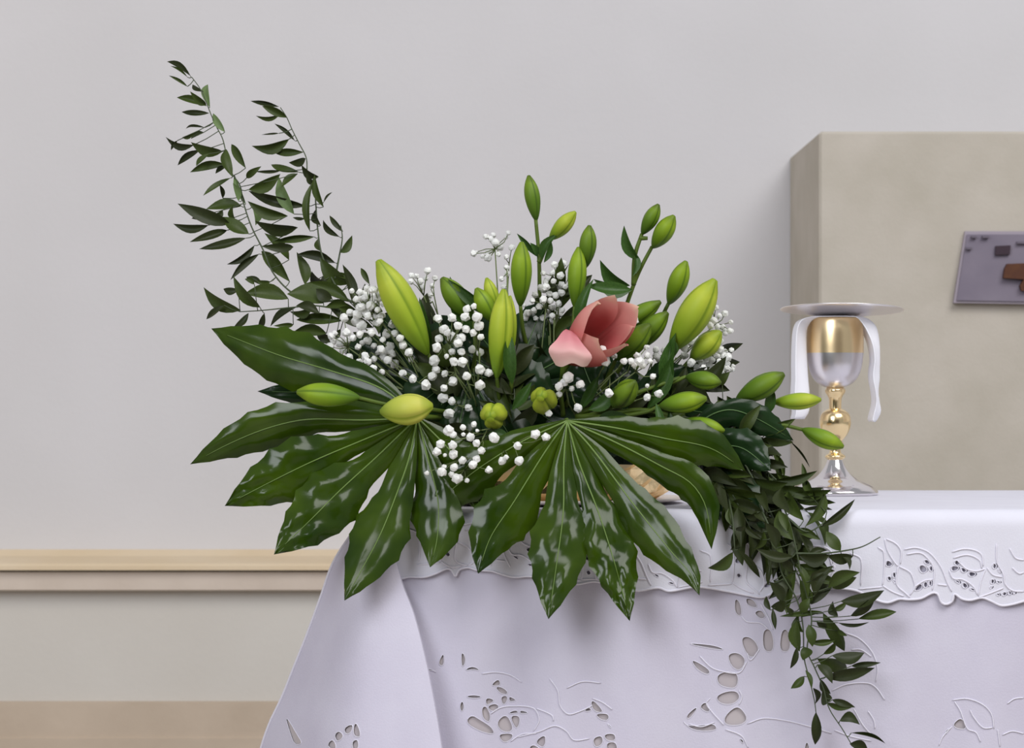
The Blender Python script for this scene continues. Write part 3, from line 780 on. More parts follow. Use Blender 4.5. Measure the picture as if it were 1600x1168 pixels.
def branch(label, stems, leaves, yf, mats=('rus_d', 'rus_d', 'rus_m'), seed=1, cat='branch', group='ruscus branches', jit=0.012, rad=0.0013, name='ruscus_branch', root_y=None):
    """stems: list of pixel polylines, root first; leaves: (bx,by,tx,ty,w[,key])"""
    rg = random.Random(seed)
    r0 = stems[0][0]
    root = thing(name, P(r0[0], r0[1], yf(*r0)), label, cat, group)
    samp = []
    for si, s in enumerate(stems):
        q = catmull([(a, b, 0) for a, b in s], max(10, len(s) * 6))
        pts = [P(p[0], p[1], yf(p[0], p[1])) for p in q]
        n = len(pts)
        MB().tube(pts, [rad * (1 - 0.6 * k / n) for k in range(n)], 6).build('stem', M['twig'], root)
        samp += [(p[0], p[1]) for p in q]
    for lf in leaves:
        bx, by, tx, ty, w = lf[:5]
        key = lf[5] if len(lf) > 5 else rg.choice(mats)
        near = min(samp, key=lambda p: (p[0]-bx)**2 + (p[1]-by)**2)
        yb = yf(bx, by)
        jb = rg.uniform(-jit, jit)
        a = P(bx, by, yb + jb * 0.5); b = P(tx, ty, yf(tx, ty) + jb + rg.uniform(-jit, jit))
        put_leaf(root, a, b, w * S0, key, rg)
        if math.hypot(near[0]-bx, near[1]-by) > 3:
            e = P(near[0], near[1], yf(*near))
            MB().tube([a, a.lerp(e, .5) + Vector((0, 0, -0.001)), e], 0.0005, 4).build('leaf_stalk', M['twig'], root)
    return root
def zl(z, k, rows): 
    out = []
    for r in rows:
        a = z(r[0], r[1]); b = z(r[2], r[3]); out.append((*a, *b, r[4] / k) + tuple(r[5:]))
    return out
Z1 = zone(240, 80, 4.444); Z2 = zone(240, 300, 4.444)
lm = 'rus_m'; ll = 'rus_l'
tall = zl(Z1, 4.444, [(255,170,105,75,48), (235,180,125,105,20), (235,245,115,170,24), (345,280,270,240,34), (390,390,365,240,55,ll), (365,370,255,290,50), (370,380,175,320,62,lm), (385,430,205,425,40), (495,560,415,440,48,ll),
 (355,530,230,540,20), (280,650,95,610,50), (260,605,342,562,30), (200,600,282,570,26), (165,620,120,682,22), (480,695,270,640,68,lm), (320,685,170,780,46), (385,710,295,790,40), (495,785,265,827,62), (500,800,430,842,36),
 (545,870,490,690,70,lm), (640,810,550,650,66,lm), (535,880,350,992,42), (645,880,740,800,46,lm), (480,1020,465,930,32), (590,1040,560,920,46,ll), (610,1075,380,1082,82), (660,960,872,872,88), (1000,850,888,932,52), (640,1060,560,870,40,ll)])
tall += zl(Z2, 4.444, [(530,220,185,95,95), (380,230,150,235,62), (510,265,270,350,62), (640,320,340,405,66), (700,370,525,500,48), (730,430,540,592,48), (660,290,480,190,90,lm), (480,125,420,165,42), (570,200,545,100,42,lm),
 (930,165,665,80,80,lm), (1000,245,720,210,78), (970,380,760,380,62), (940,470,790,290,72,lm), (945,620,765,415,100,lm), (760,650,650,590,45), (810,622,720,620,42), (300,170,265,185,30), (690,100,720,220,60,ll)])
branch('tall left ruscus branch reaching to the very top of the arrangement', [
    [(600, 500), (545, 470)] + [Z2(*p) for p in [(1100,760),(950,690),(830,560),(760,400),(680,240),(620,60)]] + [Z1(*p) for p in [(600,930),(545,850),(510,740),(480,610),(440,530),(395,430),(345,300),(310,240),(265,180)]]],
    tall, lambda x, y: 0.16 + (500 - y) * 0.00022, seed=11, jit=0.016)
mid_l = zl(Z1, 4.444, [(870,385,685,345,38), (925,460,765,380,62,lm), (880,435,720,455,32), (980,620,850,505,32), (870,570,755,580,13), (940,610,700,665,72,lm), (1040,700,850,700,62,lm), (1055,745,945,775,52), (1010,840,820,800,52), (880,830,710,840,26),
 (1145,870,1030,800,52), (1060,1075,680,980,72), (975,1130,870,890,82,ll), (1180,1080,1110,870,52,lm), (1180,1050,1235,980,16), (1130,930,1060,850,40)])
mid_l += zl(Z2, 4.444, [(1085,270,1105,-60,52,lm), (1050,185,970,180,24), (1115,310,850,335,58), (1050,640,1010,430,78), (1260,490,1010,425,72), (1350,640,1160,470,102,lm), (1180,610,1090,560,54), (1250,720,1180,590,62), (1290,310,1180,205,42), (1315,275,1225,170,36),
 (1295,420,1380,315,58,lm), (1160,230,1120,130,50), (1160,410,1140,330,40), (1400,620,1240,560,40), (1500,640,1445,530,46)])
branch('second ruscus branch just right of the tallest one', [
    [(610, 500), (565, 475)] + [Z2(*p) for p in [(1340,740),(1260,640),(1170,440),(1140,260),(1125,60)]] + [Z1(*p) for p in [(1120,960),(1070,860),(1060,740),(1010,640),(960,540),(925,460),(880,390)]],
    [Z2(*p) for p in [(1260,600),(1290,440),(1310,320),(1300,230)]]],
    mid_l, lambda x, y: 0.19 + (500 - y) * 0.00016, seed=12, jit=0.016)
low_l = zl(Z2, 4.444, [(935,740,650,690,112,lm), (1180,770,950,690,140,lm), (740,800,560,600,72,lm), (590,680,490,680,52), (605,820,360,675,78,lm), (490,785,375,880,42), (660,840,570,940,48), (770,840,740,940,44), (990,800,820,920,58), (1320,890,1010,880,88),
 (970,920,840,930,34), (1200,980,970,970,84,lm), (1350,790,1200,790,66), (1390,860,1290,800,70), (1150,840,1000,780,70), (1240,740,1130,680,80), (1260,1040,1130,960,60), (700,640,640,600,40,lm), (1100,800,960,840,60), (1300,950,1220,1000,50)])
branch('low ruscus branch pointing left just above the largest leaf', [[(610, 515), (560, 492)] + [Z2(*p) for p in [(1150,790),(960,800),(740,822),(600,830)]]],
    low_l, lambda x, y: 0.10 + (x - 330) * 0.0001, seed=13, jit=0.014)

# trailing sprigs on the right
ZT = zone(1080, 680, 4.67); ZU = zone(1080, 900, 4.359); ZV = zone(980, 540, 4.171)
def ytrail(x, y): return interp([(560, 0.09), (700, 0.06), (760, 0.02), (800, -0.035), (840, -0.052), (1200, -0.055)], y)
t1 = zl(ZT, 4.67, [(940,670,1185,485,58), (835,660,970,430,88,lm), (820,620,700,430,100,lm), (740,760,640,560,100,lm), (680,300,600,120,50,lm), (690,380,650,150,38,lm), (820,400,815,210,38,lm), (570,330,460,230,42,ll), (640,260,500,180,32), (960,380,770,380,62,lm),
 (1090,840,985,710,82,lm), (1180,880,1000,880,74), (1010,870,790,880,92), (740,880,490,850,74), (1000,1110,1205,985,92,lm), (900,1168,1010,950,92), (870,1060,960,990,42), (760,930,850,1168,52,lm), (940,760,780,680,62), (700,700,650,560,70,lm), (1100,880,1160,970,38),
 (600,350,760,365,60), (720,560,640,400,90), (800,820,700,650,80), (640,480,560,330,70), (720,900,800,760,70), (880,880,800,720,60), (600,700,660,860,60), (850,900,980,830,50), (560,560,500,420,70), (620,820,560,640,80), (900,470,830,330,60,lm), (740,1000,660,900,70)])
t1 += zl(ZU, 4.359, [(1020,170,1300,115,88), (1085,270,1245,130,62), (1140,290,1385,250,68), (1000,315,1200,310,24), (815,190,960,20,92), (960,80,1110,0,82,lm), (900,250,1050,490,82,lm), (920,350,860,310,48), (800,450,970,440,48), (900,530,985,455,48), (960,540,1170,535,78),
 (860,560,1060,630,92), (920,685,1230,620,78), (1090,610,1280,585,38), (960,830,890,800,84), (960,840,1110,885,42), (920,860,1080,900,42,lm), (1010,985,1140,990,68), (1090,1065,1310,1130,24), (1080,1140,1200,1168,64), (800,330,830,470,64,lm), (1000,270,960,180,50), (960,230,1060,180,40), (860,600,960,720,60), (880,700,940,800,50), (1000,370,1060,400,30)])
branch('longest trailing ruscus sprig hanging down the altar cloth below the chalice', [
    [(1105, 690), (1150, 700)] + [ZT(*p) for p in [(450,130),(580,330),(690,560),(760,800),(800,1000),(840,1150)]] + [ZU(*p) for p in [(820,300),(790,500),(840,620),(900,760),(940,900),(1030,1040),(1090,1140)]],
    [ZT(*p) for p in [(700,600),(840,700),(960,640),(990,560)]], [ZT(*p) for p in [(760,860),(960,860),(1120,840),(1250,810),(1380,740)]]],
    t1, ytrail, seed=14, jit=0.012)
t2 = zl(ZU, 4.359, [(620,180,550,40,72), (640,170,550,210,72), (555,220,570,355,38), (540,230,510,140,34), (890,240,620,280,34,lm), (720,300,730,500,84,lm), (720,480,680,620,38), (770,680,690,765,48), (830,760,850,860,42), (850,925,855,1135,62), (770,480,775,565,74,lm),
 (700,240,640,210,40), (760,380,720,270,60,lm), (780,640,820,760,30), (690,90,640,10,50), (740,140,800,60,50,lm), (760,250,800,150,60,lm)])
t2 += zl(ZT, 4.67, [(305,850,140,970,82,lm), (340,830,490,1030,54), (530,700,460,830,48), (520,760,380,640,44), (600,1060,690,1168,64), (560,1090,580,920,34), (640,960,560,900,60), (700,1060,620,940,60), (640,1000,700,1100,50), (330,690,390,660,40), (660,760,560,700,70), (290,650,270,540,30,lm), (560,640,470,540,60), (480,560,400,600,50)])
branch('shorter trailing ruscus sprig hanging beside the front leaf', [
    [(1095, 700), (1130, 730)] + [ZT(*p) for p in [(400,330),(540,600),(620,800),(660,1000)]] + [ZU(*p) for p in [(720,160),(760,330),(770,560),(800,680),(840,850),(850,930)]],
    [ZT(*p) for p in [(260,400),(300,600),(318,830)]]],
    t2, lambda x, y: ytrail(x, y) + 0.004, seed=15, jit=0.010)
t3 = zl(ZV, 4.171, [(900,430,950,280,72,lm), (800,470,940,530,120,lm), (680,470,660,330,64), (580,470,720,385,64,lm), (620,260,652,170,62,lm), (860,620,1070,622,72), (1060,620,1185,782,14), (640,560,800,640,90), (700,660,820,760,70), (560,420,660,380,60), (800,560,880,700,60,lm), (590,330,680,400,60), (760,620,930,640,60), (640,700,760,800,60), (560,620,660,720,60), (500,520,600,640,60), (740,800,830,900,60), (850,700,790,830,50,lm), (900,660,850,760,44,lm)])
branch('bushy ruscus sprig among the lily buds at the right edge', [
    [(1060, 650), (1090, 655)] + [ZV(*p) for p in [(590,490),(780,490),(860,540),(960,600),(1060,620)]], [ZV(*p) for p in [(590,500),(640,620),(740,740),(850,800)]]],
    t3, lambda x, y: 0.05 + 0.0001 * (x - 1060), seed=16, jit=0.018)
# short filler sprigs that close the middle
def filler(label, root, tip, n, ll_, w, y0, y1, seed, mats=('rus_d', 'rus_d', 'rus_m'), spread=1.0):
    rg = random.Random(seed)
    lv = []
    dx, dy = tip[0]-root[0], tip[1]-root[1]; L = math.hypot(dx, dy); ang = math.atan2(dy, dx)
    for i in range(n):
        t = 0.15 + 0.85 * i / (n - 1)
        bx, by = root[0]+dx*t, root[1]+dy*t
        a = ang + (1 if i % 2 else -1) * rg.uniform(0.35, 1.0) * spread * (1 - 0.6 * (i == n-1))
        l = ll_ * rg.uniform(0.75, 1.15)
        lv.append((bx, by, bx+l*math.cos(a), by+l*math.sin(a), w*rg.uniform(.8, 1.2)))
    branch(label, [[root, ((root[0]+tip[0])/2+4, (root[1]+tip[1])/2-3), tip]], lv, lambda x, y: lerp(y0, y1, min(1, math.hypot(x-root[0], y-root[1])/L)), mats, seed, jit=0.012)
filler('short ruscus sprig buried under the white blossoms at the left', (700, 640), (545, 470), 15, 62, 18, 0.08, 0.14, 21)
filler('short ruscus sprig buried between the tall left lily bud and the centre', (760, 620), (650, 500), 12, 56, 20, 0.09, 0.13, 22)
filler('short ruscus sprig standing behind the pink flower', (850, 610), (880, 450), 13, 55, 20, 0.10, 0.15, 23)
filler('short ruscus sprig low in the centre between the two end-on buds', (800, 690), (800, 560), 13, 60, 24, 0.05, 0.07, 24)
filler('short ruscus sprig right of the centre above the front leaf', (930, 680), (1090, 600), 15, 62, 20, 0.04, 0.07, 25)
filler('short ruscus sprig spreading right under the lowest lily buds', (960, 700), (1180, 680), 17, 62, 20, 0.03, 0.05, 26)
filler('short ruscus sprig hanging right over the altar edge', (1060, 700), (1200, 850), 17, 62, 20, 0.04, -0.03, 27)
filler('short ruscus sprig at the right below the biggest right bud', (940, 640), (1120, 560), 11, 46, 16, 0.09, 0.12, 28)

filler('ruscus sprig hanging thickest where the foliage bends over the altar edge', (1150, 700), (1250, 905), 24, 62, 17, 0.03, -0.05, 51, ('rus_d', 'rus_d', 'rus_m', 'rus_m'))
filler('ruscus sprig leaning out over the altar edge towards the chalice foot', (1140, 690), (1262, 800), 18, 60, 16, 0.05, 0.0, 52, ('rus_d', 'rus_m'))
filler('dark ruscus sprig drooping below the right hand-shaped leaf', (1100, 710), (1175, 830), 15, 56, 18, 0.03, -0.03, 53)
filler('short ruscus sprig in the dark gap between the two largest leaves', (770, 680), (680, 700), 12, 60, 26, 0.04, 0.02, 29)
filler('short dark ruscus sprig directly behind the slanting bud', (720, 640), (690, 560), 10, 50, 26, 0.07, 0.08, 30)

# ================================================================== lilies
def bud_mesh(mb, a, b, w, groove=0.10, blunt=0.0, open_=0.0):
    """bud from base a to tip b, w metres across, three ridges with grooves between"""
    ax = b - a; L = ax.length; d = ax.normalized()
    e1 = d.cross(Vector((0, 1, 0.2))).normalized(); e2 = d.cross(e1)
    tab = [(0, .14), (.06, .34), (.15, .56), (.3, .82), (.45, .97), (.57, 1.0), (.72, .90), (.86, .64), (.95, .36), (1, .20 + blunt)]
    rows = []; uvs = []; N = 24; NU = 18
    for i in range(NU + 1):
        u = i / NU
        r0 = smooth_interp(tab, u) * w * 0.5
        c = a + ax * u + e2 * (0.035 * L * math.sin(math.pi * u))
        row = []; uv = []
        for k in range(N):
            th = 2 * math.pi * k / N + 0.5
            g = abs(math.sin(1.5 * th)); s6 = abs(math.sin(3 * th))
            r = r0 * (1 - groove * (1 - g) ** 2 * (0.6 + 0.8 * u) - groove * 0.25 * (1 - s6) ** 2)
            row.append(c + (e1 * math.cos(th) + e2 * math.sin(th)) * r)
            uv.append((g * 0.75 + s6 * 0.25, u))
        rows.append(row); uvs.append(uv)
    n0 = len(mb.v)
    mb.grid(rows, closed=True, uvs=uvs)
    top = a + ax * (1.01 - blunt * 0.1)
    k0 = len(mb.v); mb.add([top], [], [(0.0, 1.0)])
    base = n0 + NU * N
    for k in range(N): mb.f.append((base + k, base + (k+1) % N, k0))
    return mb
def lily(label, root_px, yroot, buds, stems, leaves=(), seed=0):
    """buds: (bx,by,tx,ty,w,ybase,ytip,key); stems: pixel+depth polylines; leaves: (bx,by,tx,ty,w,y)"""
    rg = random.Random(seed)
    root = thing('lily_stem', P(root_px[0], root_px[1], yroot), label, 'flower', 'lily stems with buds')
    for s in stems:
        q = catmull([P(*p) for p in s], len(s) * 6)
        n = len(q)
        MB().tube(q, [0.0029 * (1 - 0.30 * k / n) for k in range(n)], 8).build('stem', M['lily_stem'], root)
    for bd in buds:
        bx, by, tx, ty, w, yb, yt, key = bd[:8]
        gr = bd[8] if len(bd) > 8 else 0.10
        bl = bd[9] if len(bd) > 9 else 0.0
        _bud(root, P(bx, by, yb), P(tx, ty, yt), 0.94 * w * S0 * (1 + yb / 3.2), gr, bl, key)
    for bx, by, tx, ty, w, y in leaves:
        put_leaf(root, P(bx, by, y), P(tx, ty, y - 0.006), w * S0, 'lily_leaf', rg, rg.uniform(-.5, .5))
    return root
def _bud(root, a, b, w, gr, bl, key):
    mb = bud_mesh(MB(), a, b, w, gr, bl)
    return mb.build('bud', M['bud_' + key], root)

lily('lily stem with the topmost green bud rising in the middle', (830, 660), 0.16,
     [(838, 345, 826, 274, 27, .15, .15, 'd'), (859, 374, 899, 331, 28, .15, .13, 'y'), (813, 478, 815, 378, 37, .10, .09, 'g')],
     [[(830, 660, .16), (842, 560, .16), (843, 470, .155), (842, 400, .15), (837, 342, .15)], [(842, 410, .15), (852, 388, .15), (860, 372, .15)], [(838, 590, .14), (818, 520, .11), (813, 476, .10)]],
     [(846, 405, 868, 366, 14, .145), (838, 400, 810, 366, 10, .16), (843, 405, 830, 380, 12, .15), (850, 410, 862, 378, 10, .14), (840, 560, 885, 420, 10, .16)], 1)
pink = lily('lily stem with the half-open pink flower', (880, 660), 0.10,
     [(915, 418, 921, 352, 30, .10, .09, 'd'), (898, 480, 904, 386, 33, .09, .09, 'g')],
     [[(880, 660, .10), (895, 560, .10), (908, 480, .105), (914, 415, .10)], [(885, 600, .10), (893, 540, .09), (898, 478, .09)], [(880, 650, .09), (876, 600, .08), (885, 562, .07)]],
     [(985, 452, 920, 450, 20, .09), (905, 520, 925, 440, 16, .085)], 2)
lily('lily stem with a pair of small buds high on the right', (930, 650), 0.13,
     [(1003, 366, 1029, 319, 26, .12, .11, 'd'), (1020, 387, 1053, 337, 33, .12, .10, 'g'), (1045, 475, 1072, 408, 34, .10, .08, 'g')],
     [[(930, 650, .13), (965, 520, .13), (990, 445, .125), (1003, 415, .12), (1019, 385, .12)], [(990, 445, .125), (992, 400, .12), (1003, 365, .12)], [(960, 590, .12), (1020, 520, .11), (1045, 473, .10)], [(999, 372, .12), (1012, 372, .12)]],
     [(1000, 408, 973, 357, 16, .12), (984, 446, 937, 412, 20, .115), (988, 452, 930, 442, 22, .12), (992, 395, 990, 430, 10, .12), (1048, 560, 1052, 530, 14, .05)], 3)
lily('lily stem with the biggest upright bud on the right side', (930, 660), 0.09,
     [(1048, 548, 1117, 437, 56, .07, .04, 'y'), (1080, 560, 1126, 518, 40, .09, .07, 'y'), (952, 520, 1032, 471, 34, .10, .08, 'd'), (983, 548, 1043, 488, 38, .08, .06, 'd'), (962, 562, 1016, 507, 40, .06, .04, 'd')],
     [[(930, 660, .09), (1000, 610, .08), (1035, 575, .075), (1048, 546, .07)], [(1010, 605, .08), (1060, 580, .09), (1080, 560, .09)], [(930, 640, .09), (940, 580, .10), (955, 520, .10)], [(935, 640, .09), (960, 590, .085), (984, 548, .08)], [(932, 640, .09), (945, 600, .07), (962, 562, .06)]],
     [(1048, 620, 1052, 525, 22, .055), (1010, 640, 1050, 560, 26, .05), (1045, 640, 1030, 700, 14, .01)], 4)
lily('lily stem with the big slanting bud standing left of centre', (720, 650), 0.10,
     [(668, 553, 591, 407, 58, .06, .03, 'y', 0.16), (740, 500, 690, 434, 40, .11, .10, 'd')],
     [[(720, 650, .10), (695, 600, .08), (668, 551, .06)], [(725, 640, .10), (742, 560, .11), (740, 498, .11)]],
     [(672, 560, 655, 470, 18, .075), (745, 520, 700, 440, 26, .115), (780, 500, 705, 438, 20, .10)], 5)
lily('lily stem with the yellow-green bud splitting open in the centre', (790, 660), 0.09,
     [(776, 590, 787, 452, 44, .05, .04, 'y', 0.18), (798, 560, 797, 462, 22, .055, .045, 'y'), (772, 504, 744, 450, 32, .09, .085, 'g'), (778, 490, 760, 434, 24, .10, .095, 'y')],
     [[(790, 660, .09), (780, 620, .06), (776, 588, .05)], [(795, 650, .09), (782, 560, .09), (772, 502, .09)], [(795, 640, .09), (785, 560, .10), (778, 488, .10)], [(792, 640, .08), (799, 600, .06), (798, 558, .055)]],
     [(800, 600, 793, 520, 20, .045)], 6)
lily('lily stem lying to the left with one long and one fat yellow bud', (705, 645), 0.07,
     [(562, 621, 464, 612, 40, -.03, -.03, 'g'), (594, 643, 676, 634, 54, -.035, -.045, 'p', 0.14)],
     [[(705, 645, .07), (660, 638, .01), (606, 632, -.024), (561, 621, -.03)], [(620, 636, -.022), (602, 640, -.033), (594, 642, -.035)]],
     [], 7)
lily('lily stem with two buds seen end-on below the centre', (800, 665), 0.07,
     [(774, 640, 766, 650, 46, .045, -.03, 'y', 0.20, 0.25), (852, 628, 846, 617, 46, .045, -.025, 'y', 0.20, 0.25)],
     [[(800, 665, .07), (785, 648, .06), (774, 640, .045)], [(810, 660, .07), (840, 640, .06), (852, 628, .045)]],
     [(800, 640, 830, 600, 18, .03), (760, 680, 800, 690, 16, .0)], 8)
lily('lily stem with two horizontal buds low on the right', (900, 650), 0.05,
     [(1030, 634, 1104, 622, 36, .01, -.005, 'g'), (1070, 655, 1132, 673, 28, .01, .0, 'g'), (958, 634, 992, 596, 40, .03, -.01, 'd', 0.2)],
     [[(900, 650, .05), (960, 650, .03), (1010, 643, .015), (1030, 634, .01)], [(920, 655, .04), (1000, 640, .02), (1072, 655, .01)], [(910, 650, .05), (940, 645, .04), (958, 634, .03)], [(905, 645, .05), (1000, 612, .04), (1062, 590, .05)]],
     [(1025, 630, 1036, 690, 12, -.005), (920, 640, 960, 610, 22, .03), (930, 660, 985, 650, 24, .02), (905, 640, 935, 590, 18, .04)], 9)
lily('lily stem reaching furthest right with buds in front of the chalice', (960, 660), 0.08,
     [(1150, 625, 1225, 584, 40, .06, .04, 'd'), (1208, 628, 1283, 624, 29, .07, .06, 'y'), (1253, 670, 1318, 698, 31, .05, .04, 'g'), (1072, 588, 1126, 598, 32, .05, .03, 'd')],
     [[(960, 660, .08), (1060, 650, .07), (1130, 640, .065), (1150, 624, .06)], [(1130, 650, .065), (1180, 648, .07), (1208, 628, .07)], [(1120, 658, .06), (1180, 660, .055), (1215, 662, .05), (1254, 671, .05)], [(1000, 620, .06), (1045, 600, .05), (1072, 588, .05)]],
     [(1195, 650, 1206, 608, 18, .06), (1150, 640, 1190, 660, 24, .06), (1130, 640, 1172, 690, 22, .055)], 10)

# the pink flower: tepals round a cup that opens towards the front right
def tepals(stem):
    a = P(886, 562, 0.055)
    root = MB().tube([P(878, 590, .065), P(881, 576, .06), a, a + Vector((.006, -.008, .006))], [0.0028, 0.0040, 0.0065, 0.008], 10).build('flower', M['lily_stem'], stem)
    d = (P(962, 497, -0.012) - a); L = d.length * 1.0; d.normalize()
    e1 = d.cross(Vector((0, 1, 0))).normalized(); e2 = d.cross(e1).normalized()
    def petal(phi, half, bulge, length, m, tip_in, off):
        rows = []; uvs = []; NU, NV = 18, 10
        for i in range(NU + 1):
            u = i / NU
            r = S0 * (7 + bulge * math.sin(min(1, u * 1.3) * math.pi * 0.5)) * (1 - tip_in * max(0, u - 0.7) ** 1.5 * 4) + off
            hw = half * (1.0 if u < 0.55 else max(0.05, 1 - ((u - 0.55) / 0.45) ** 2.4))
            row = []; uv = []
            for j in range(-NV, NV + 1):
                s = j / NV
                th = phi + s * hw
                rad = r * (1 + 0.06 * s * s) + 0.0018 * s
                c = a + d * (u * L * length) + (e1 * math.cos(th) + e2 * math.sin(th)) * rad
                row.append(c); uv.append((abs(s), u))
            rows.append(row); uvs.append(uv)
        return MB().grid(rows, uvs=uvs).build('petal', m, root)
    for k, (phi, half, bl, ln, ti, off, m) in enumerate([
            (0.35, 1.10, 37, 1.04, 0.38, 0.001, 'petal'), (1.75, 1.00, 37, 0.86, 0.12, 0.0, 'petal'), (4.45, 0.95, 36, 1.08, 0.0, 0.0, 'petal'),
            (2.9, 0.95, 36, 0.92, 0.05, -0.001, 'petal'), (3.7, 0.8, 33, 1.0, 0.15, -0.002, 'petal'), (5.5, 0.85, 34, 1.05, 0.15, -0.002, 'petal')]):
        petal(phi, half, bl, ln, M[m], ti, off)
    # one tepal bent out and down to the left
    le = [(0, (897, 520)), (.15, (884, 514)), (.45, (869, 531)), (.75, (857, 547)), (1, (868, 570))]
    re = [(0, (906, 528)), (.15, (899, 520)), (.45, (911, 537)), (.75, (925, 556)), (1, (918, 570))]
    rows = []; uvs = []
    for i in range(15):
        u = i / 14; row = []; uv = []
        ax_, ay_ = smooth_interp([(t, p[0]) for t, p in le], u), smooth_interp([(t, p[1]) for t, p in le], u)
        bx_, by_ = smooth_interp([(t, p[0]) for t, p in re], u), smooth_interp([(t, p[1]) for t, p in re], u)
        for j in range(13):
            s = j / 12
            y = 0.012 - 0.050 * math.sin(min(1, u * 1.3) * math.pi / 2) + 0.016 * max(0, u - 0.75) * 4 * 0.5 - 0.010 * math.sin(math.pi * s) * (0.4 + 0.6 * u)
            row.append(P(lerp(ax_, bx_, s), lerp(ay_, by_, s) + 3.0 * u * math.sin(s * 9), y)); uv.append((0.5, 0.2 + 0.8 * u))
        rows.append(row); uvs.append(uv)
    MB().grid(rows, uvs=uvs).build('petal', M['petal2'], root)
tepals(pink)

# ================================================================== gypsophila
def floret_mesh(i):
    rg = random.Random(100 + i)
    import bmesh
    bm = bmesh.new(); bmesh.ops.create_icosphere(bm, subdivisions=2, radius=0.5)
    for v in bm.verts:
        v.co *= 1 + rg.uniform(-0.20, 0.14)
        v.co.z *= 0.9
    me = bpy.data.meshes.new('floret'); bm.to_mesh(me); bm.free()
    me.materials.append(M['floret'])
    me.polygons.foreach_set('use_smooth', [False] * len(me.polygons))
    return me
FL = [floret_mesh(i) for i in range(5)]
Z7 = zone(480, 440, 3.65); Z3 = zone(560, 260, 4.67); Z9 = zone(820, 420, 4.444)
def fl(z, k, rows): return [(*z(r[0], r[1]), r[2] / k) for r in rows]
left = fl(Z7, 3.65, [(305,150,60),(360,135,50),(400,160,35),(285,185,55),(345,195,45),(420,195,40),(210,205,50),(275,225,50),(310,250,60),(400,235,40),(485,245,45),(225,290,55),(135,310,40),(185,345,55),(130,370,50),(195,435,45),(240,430,50),(205,390,45),(290,370,40),(345,335,50),(365,290,45),(455,295,55),(380,365,35),(420,385,50),(470,370,55),(480,410,50),(530,320,45),(545,360,50),(460,445,50),(500,470,55),(330,425,50),(345,455,45),(290,467,42),(375,495,48),(425,515,35),(412,555,48),(545,522,45),(580,403,50),(385,45,45),(300,60,40),(340,40,40),(405,90,50),(280,100,40),(330,90,45),(370,110,40),(230,330,38),(150,340,36),(430,330,36),(260,320,40),(300,300,44)])
left += fl(Z3, 4.67, [(20,960,50),(100,900,60),(140,955,60),(50,930,55),(95,1015,60),(25,1025,55),(145,1045,40),(175,1085,50),(75,1085,45),(25,1145,60),(155,1130,50),(245,1140,50)])
backl = fl(Z3, 4.67, [(505,760,55),(385,795,45),(490,815,40),(450,840,55),(560,815,45),(520,940,48),(380,840,45),(425,800,40),(520,985,40),(470,880,42),(540,870,40)])
front = fl(Z7, 3.65, [(602,553,48),(675,588,60),(725,447,65),(738,375,55),(750,325,50),(735,500,50),(715,537,55),(795,425,30),(825,398,40),(785,525,40),(780,607,42),(775,663,58),(825,680,45),(810,752,62),(920,718,45),(830,565,58),(835,455,52),(885,460,60),(880,400,45),(910,537,52),(985,500,60),(1035,520,50),(985,588,58),(940,385,45),(985,400,50),(780,270,55),(745,210,50),(825,205,50),(860,250,50),(830,320,65),(880,320,55),(905,270,50),(910,155,50),(900,200,55),(970,200,60),(980,250,60),(950,140,35),(990,315,40),(860,350,50),(800,290,45),(945,290,45)])
low = fl(Z7, 3.65, [(805,848,60),(830,870,45),(888,830,35),(950,812,35),(890,870,25),(970,848,22),(930,885,50),(760,925,50),(740,968,52),(830,930,50),(833,983,52),(785,988,22),(965,920,45),(993,962,45),(885,1017,45),(965,1010,45),(945,1042,50),(838,1057,48),(770,1085,55),(780,1055,30),(822,1098,35),(855,1122,60),(912,1133,28),(1037,1072,45),(1112,1020,48),(1135,1000,30),(1210,1020,55),(1200,935,45),(1300,870,55),(1360,885,48),(1065,890,60),(682,1090,28)])
topc = fl(Z3, 4.67, [(930,510,45),(985,500,40),(1095,485,38),(1078,515,35),(1000,555,60),(1035,590,55),(970,530,45),(840,635,50),(945,665,60),(945,625,40),(1080,660,40),(1080,735,40),(1120,590,50),(1085,780,45),(1065,880,55),(1045,820,40),(860,625,30),(1020,640,40),(905,655,34)])
rightc = fl(Z3, 4.67, [(1430,715,55),(1350,780,40),(1475,795,55),(1425,835,45),(1510,875,40),(1370,880,60),(1450,890,60),(1480,920,55),(1330,880,50),(1290,935,50),(1350,970,60),(1400,980,50),(1440,940,50),(1460,1000,50),(1280,1050,50),(1235,1070,60),(1220,1100,60),(1345,1110,60),(1420,1030,45),(1415,1090,50),(1470,1080,45),(1400,1130,50),(1450,1140,40),(1270,980,40),(1395,930,50),(1320,1020,50),(1380,1060,45),(1300,1100,45)])
singles = fl(Z9, 4.444, [(765,360,55),(540,560,60),(600,560,50),(620,600,50),(560,640,75),(300,755,80),(270,790,55),(235,815,60),(385,800,62),(585,860,60),(850,893,55),(930,865,60),(850,810,30),(890,745,45),(370,965,62),(165,1000,55),(240,870,45),(325,830,40),(690,640,50),(740,640,50),(800,640,60),(780,600,50),(850,600,50),(820,670,50),(845,545,40),(870,640,40),(760,670,40)])
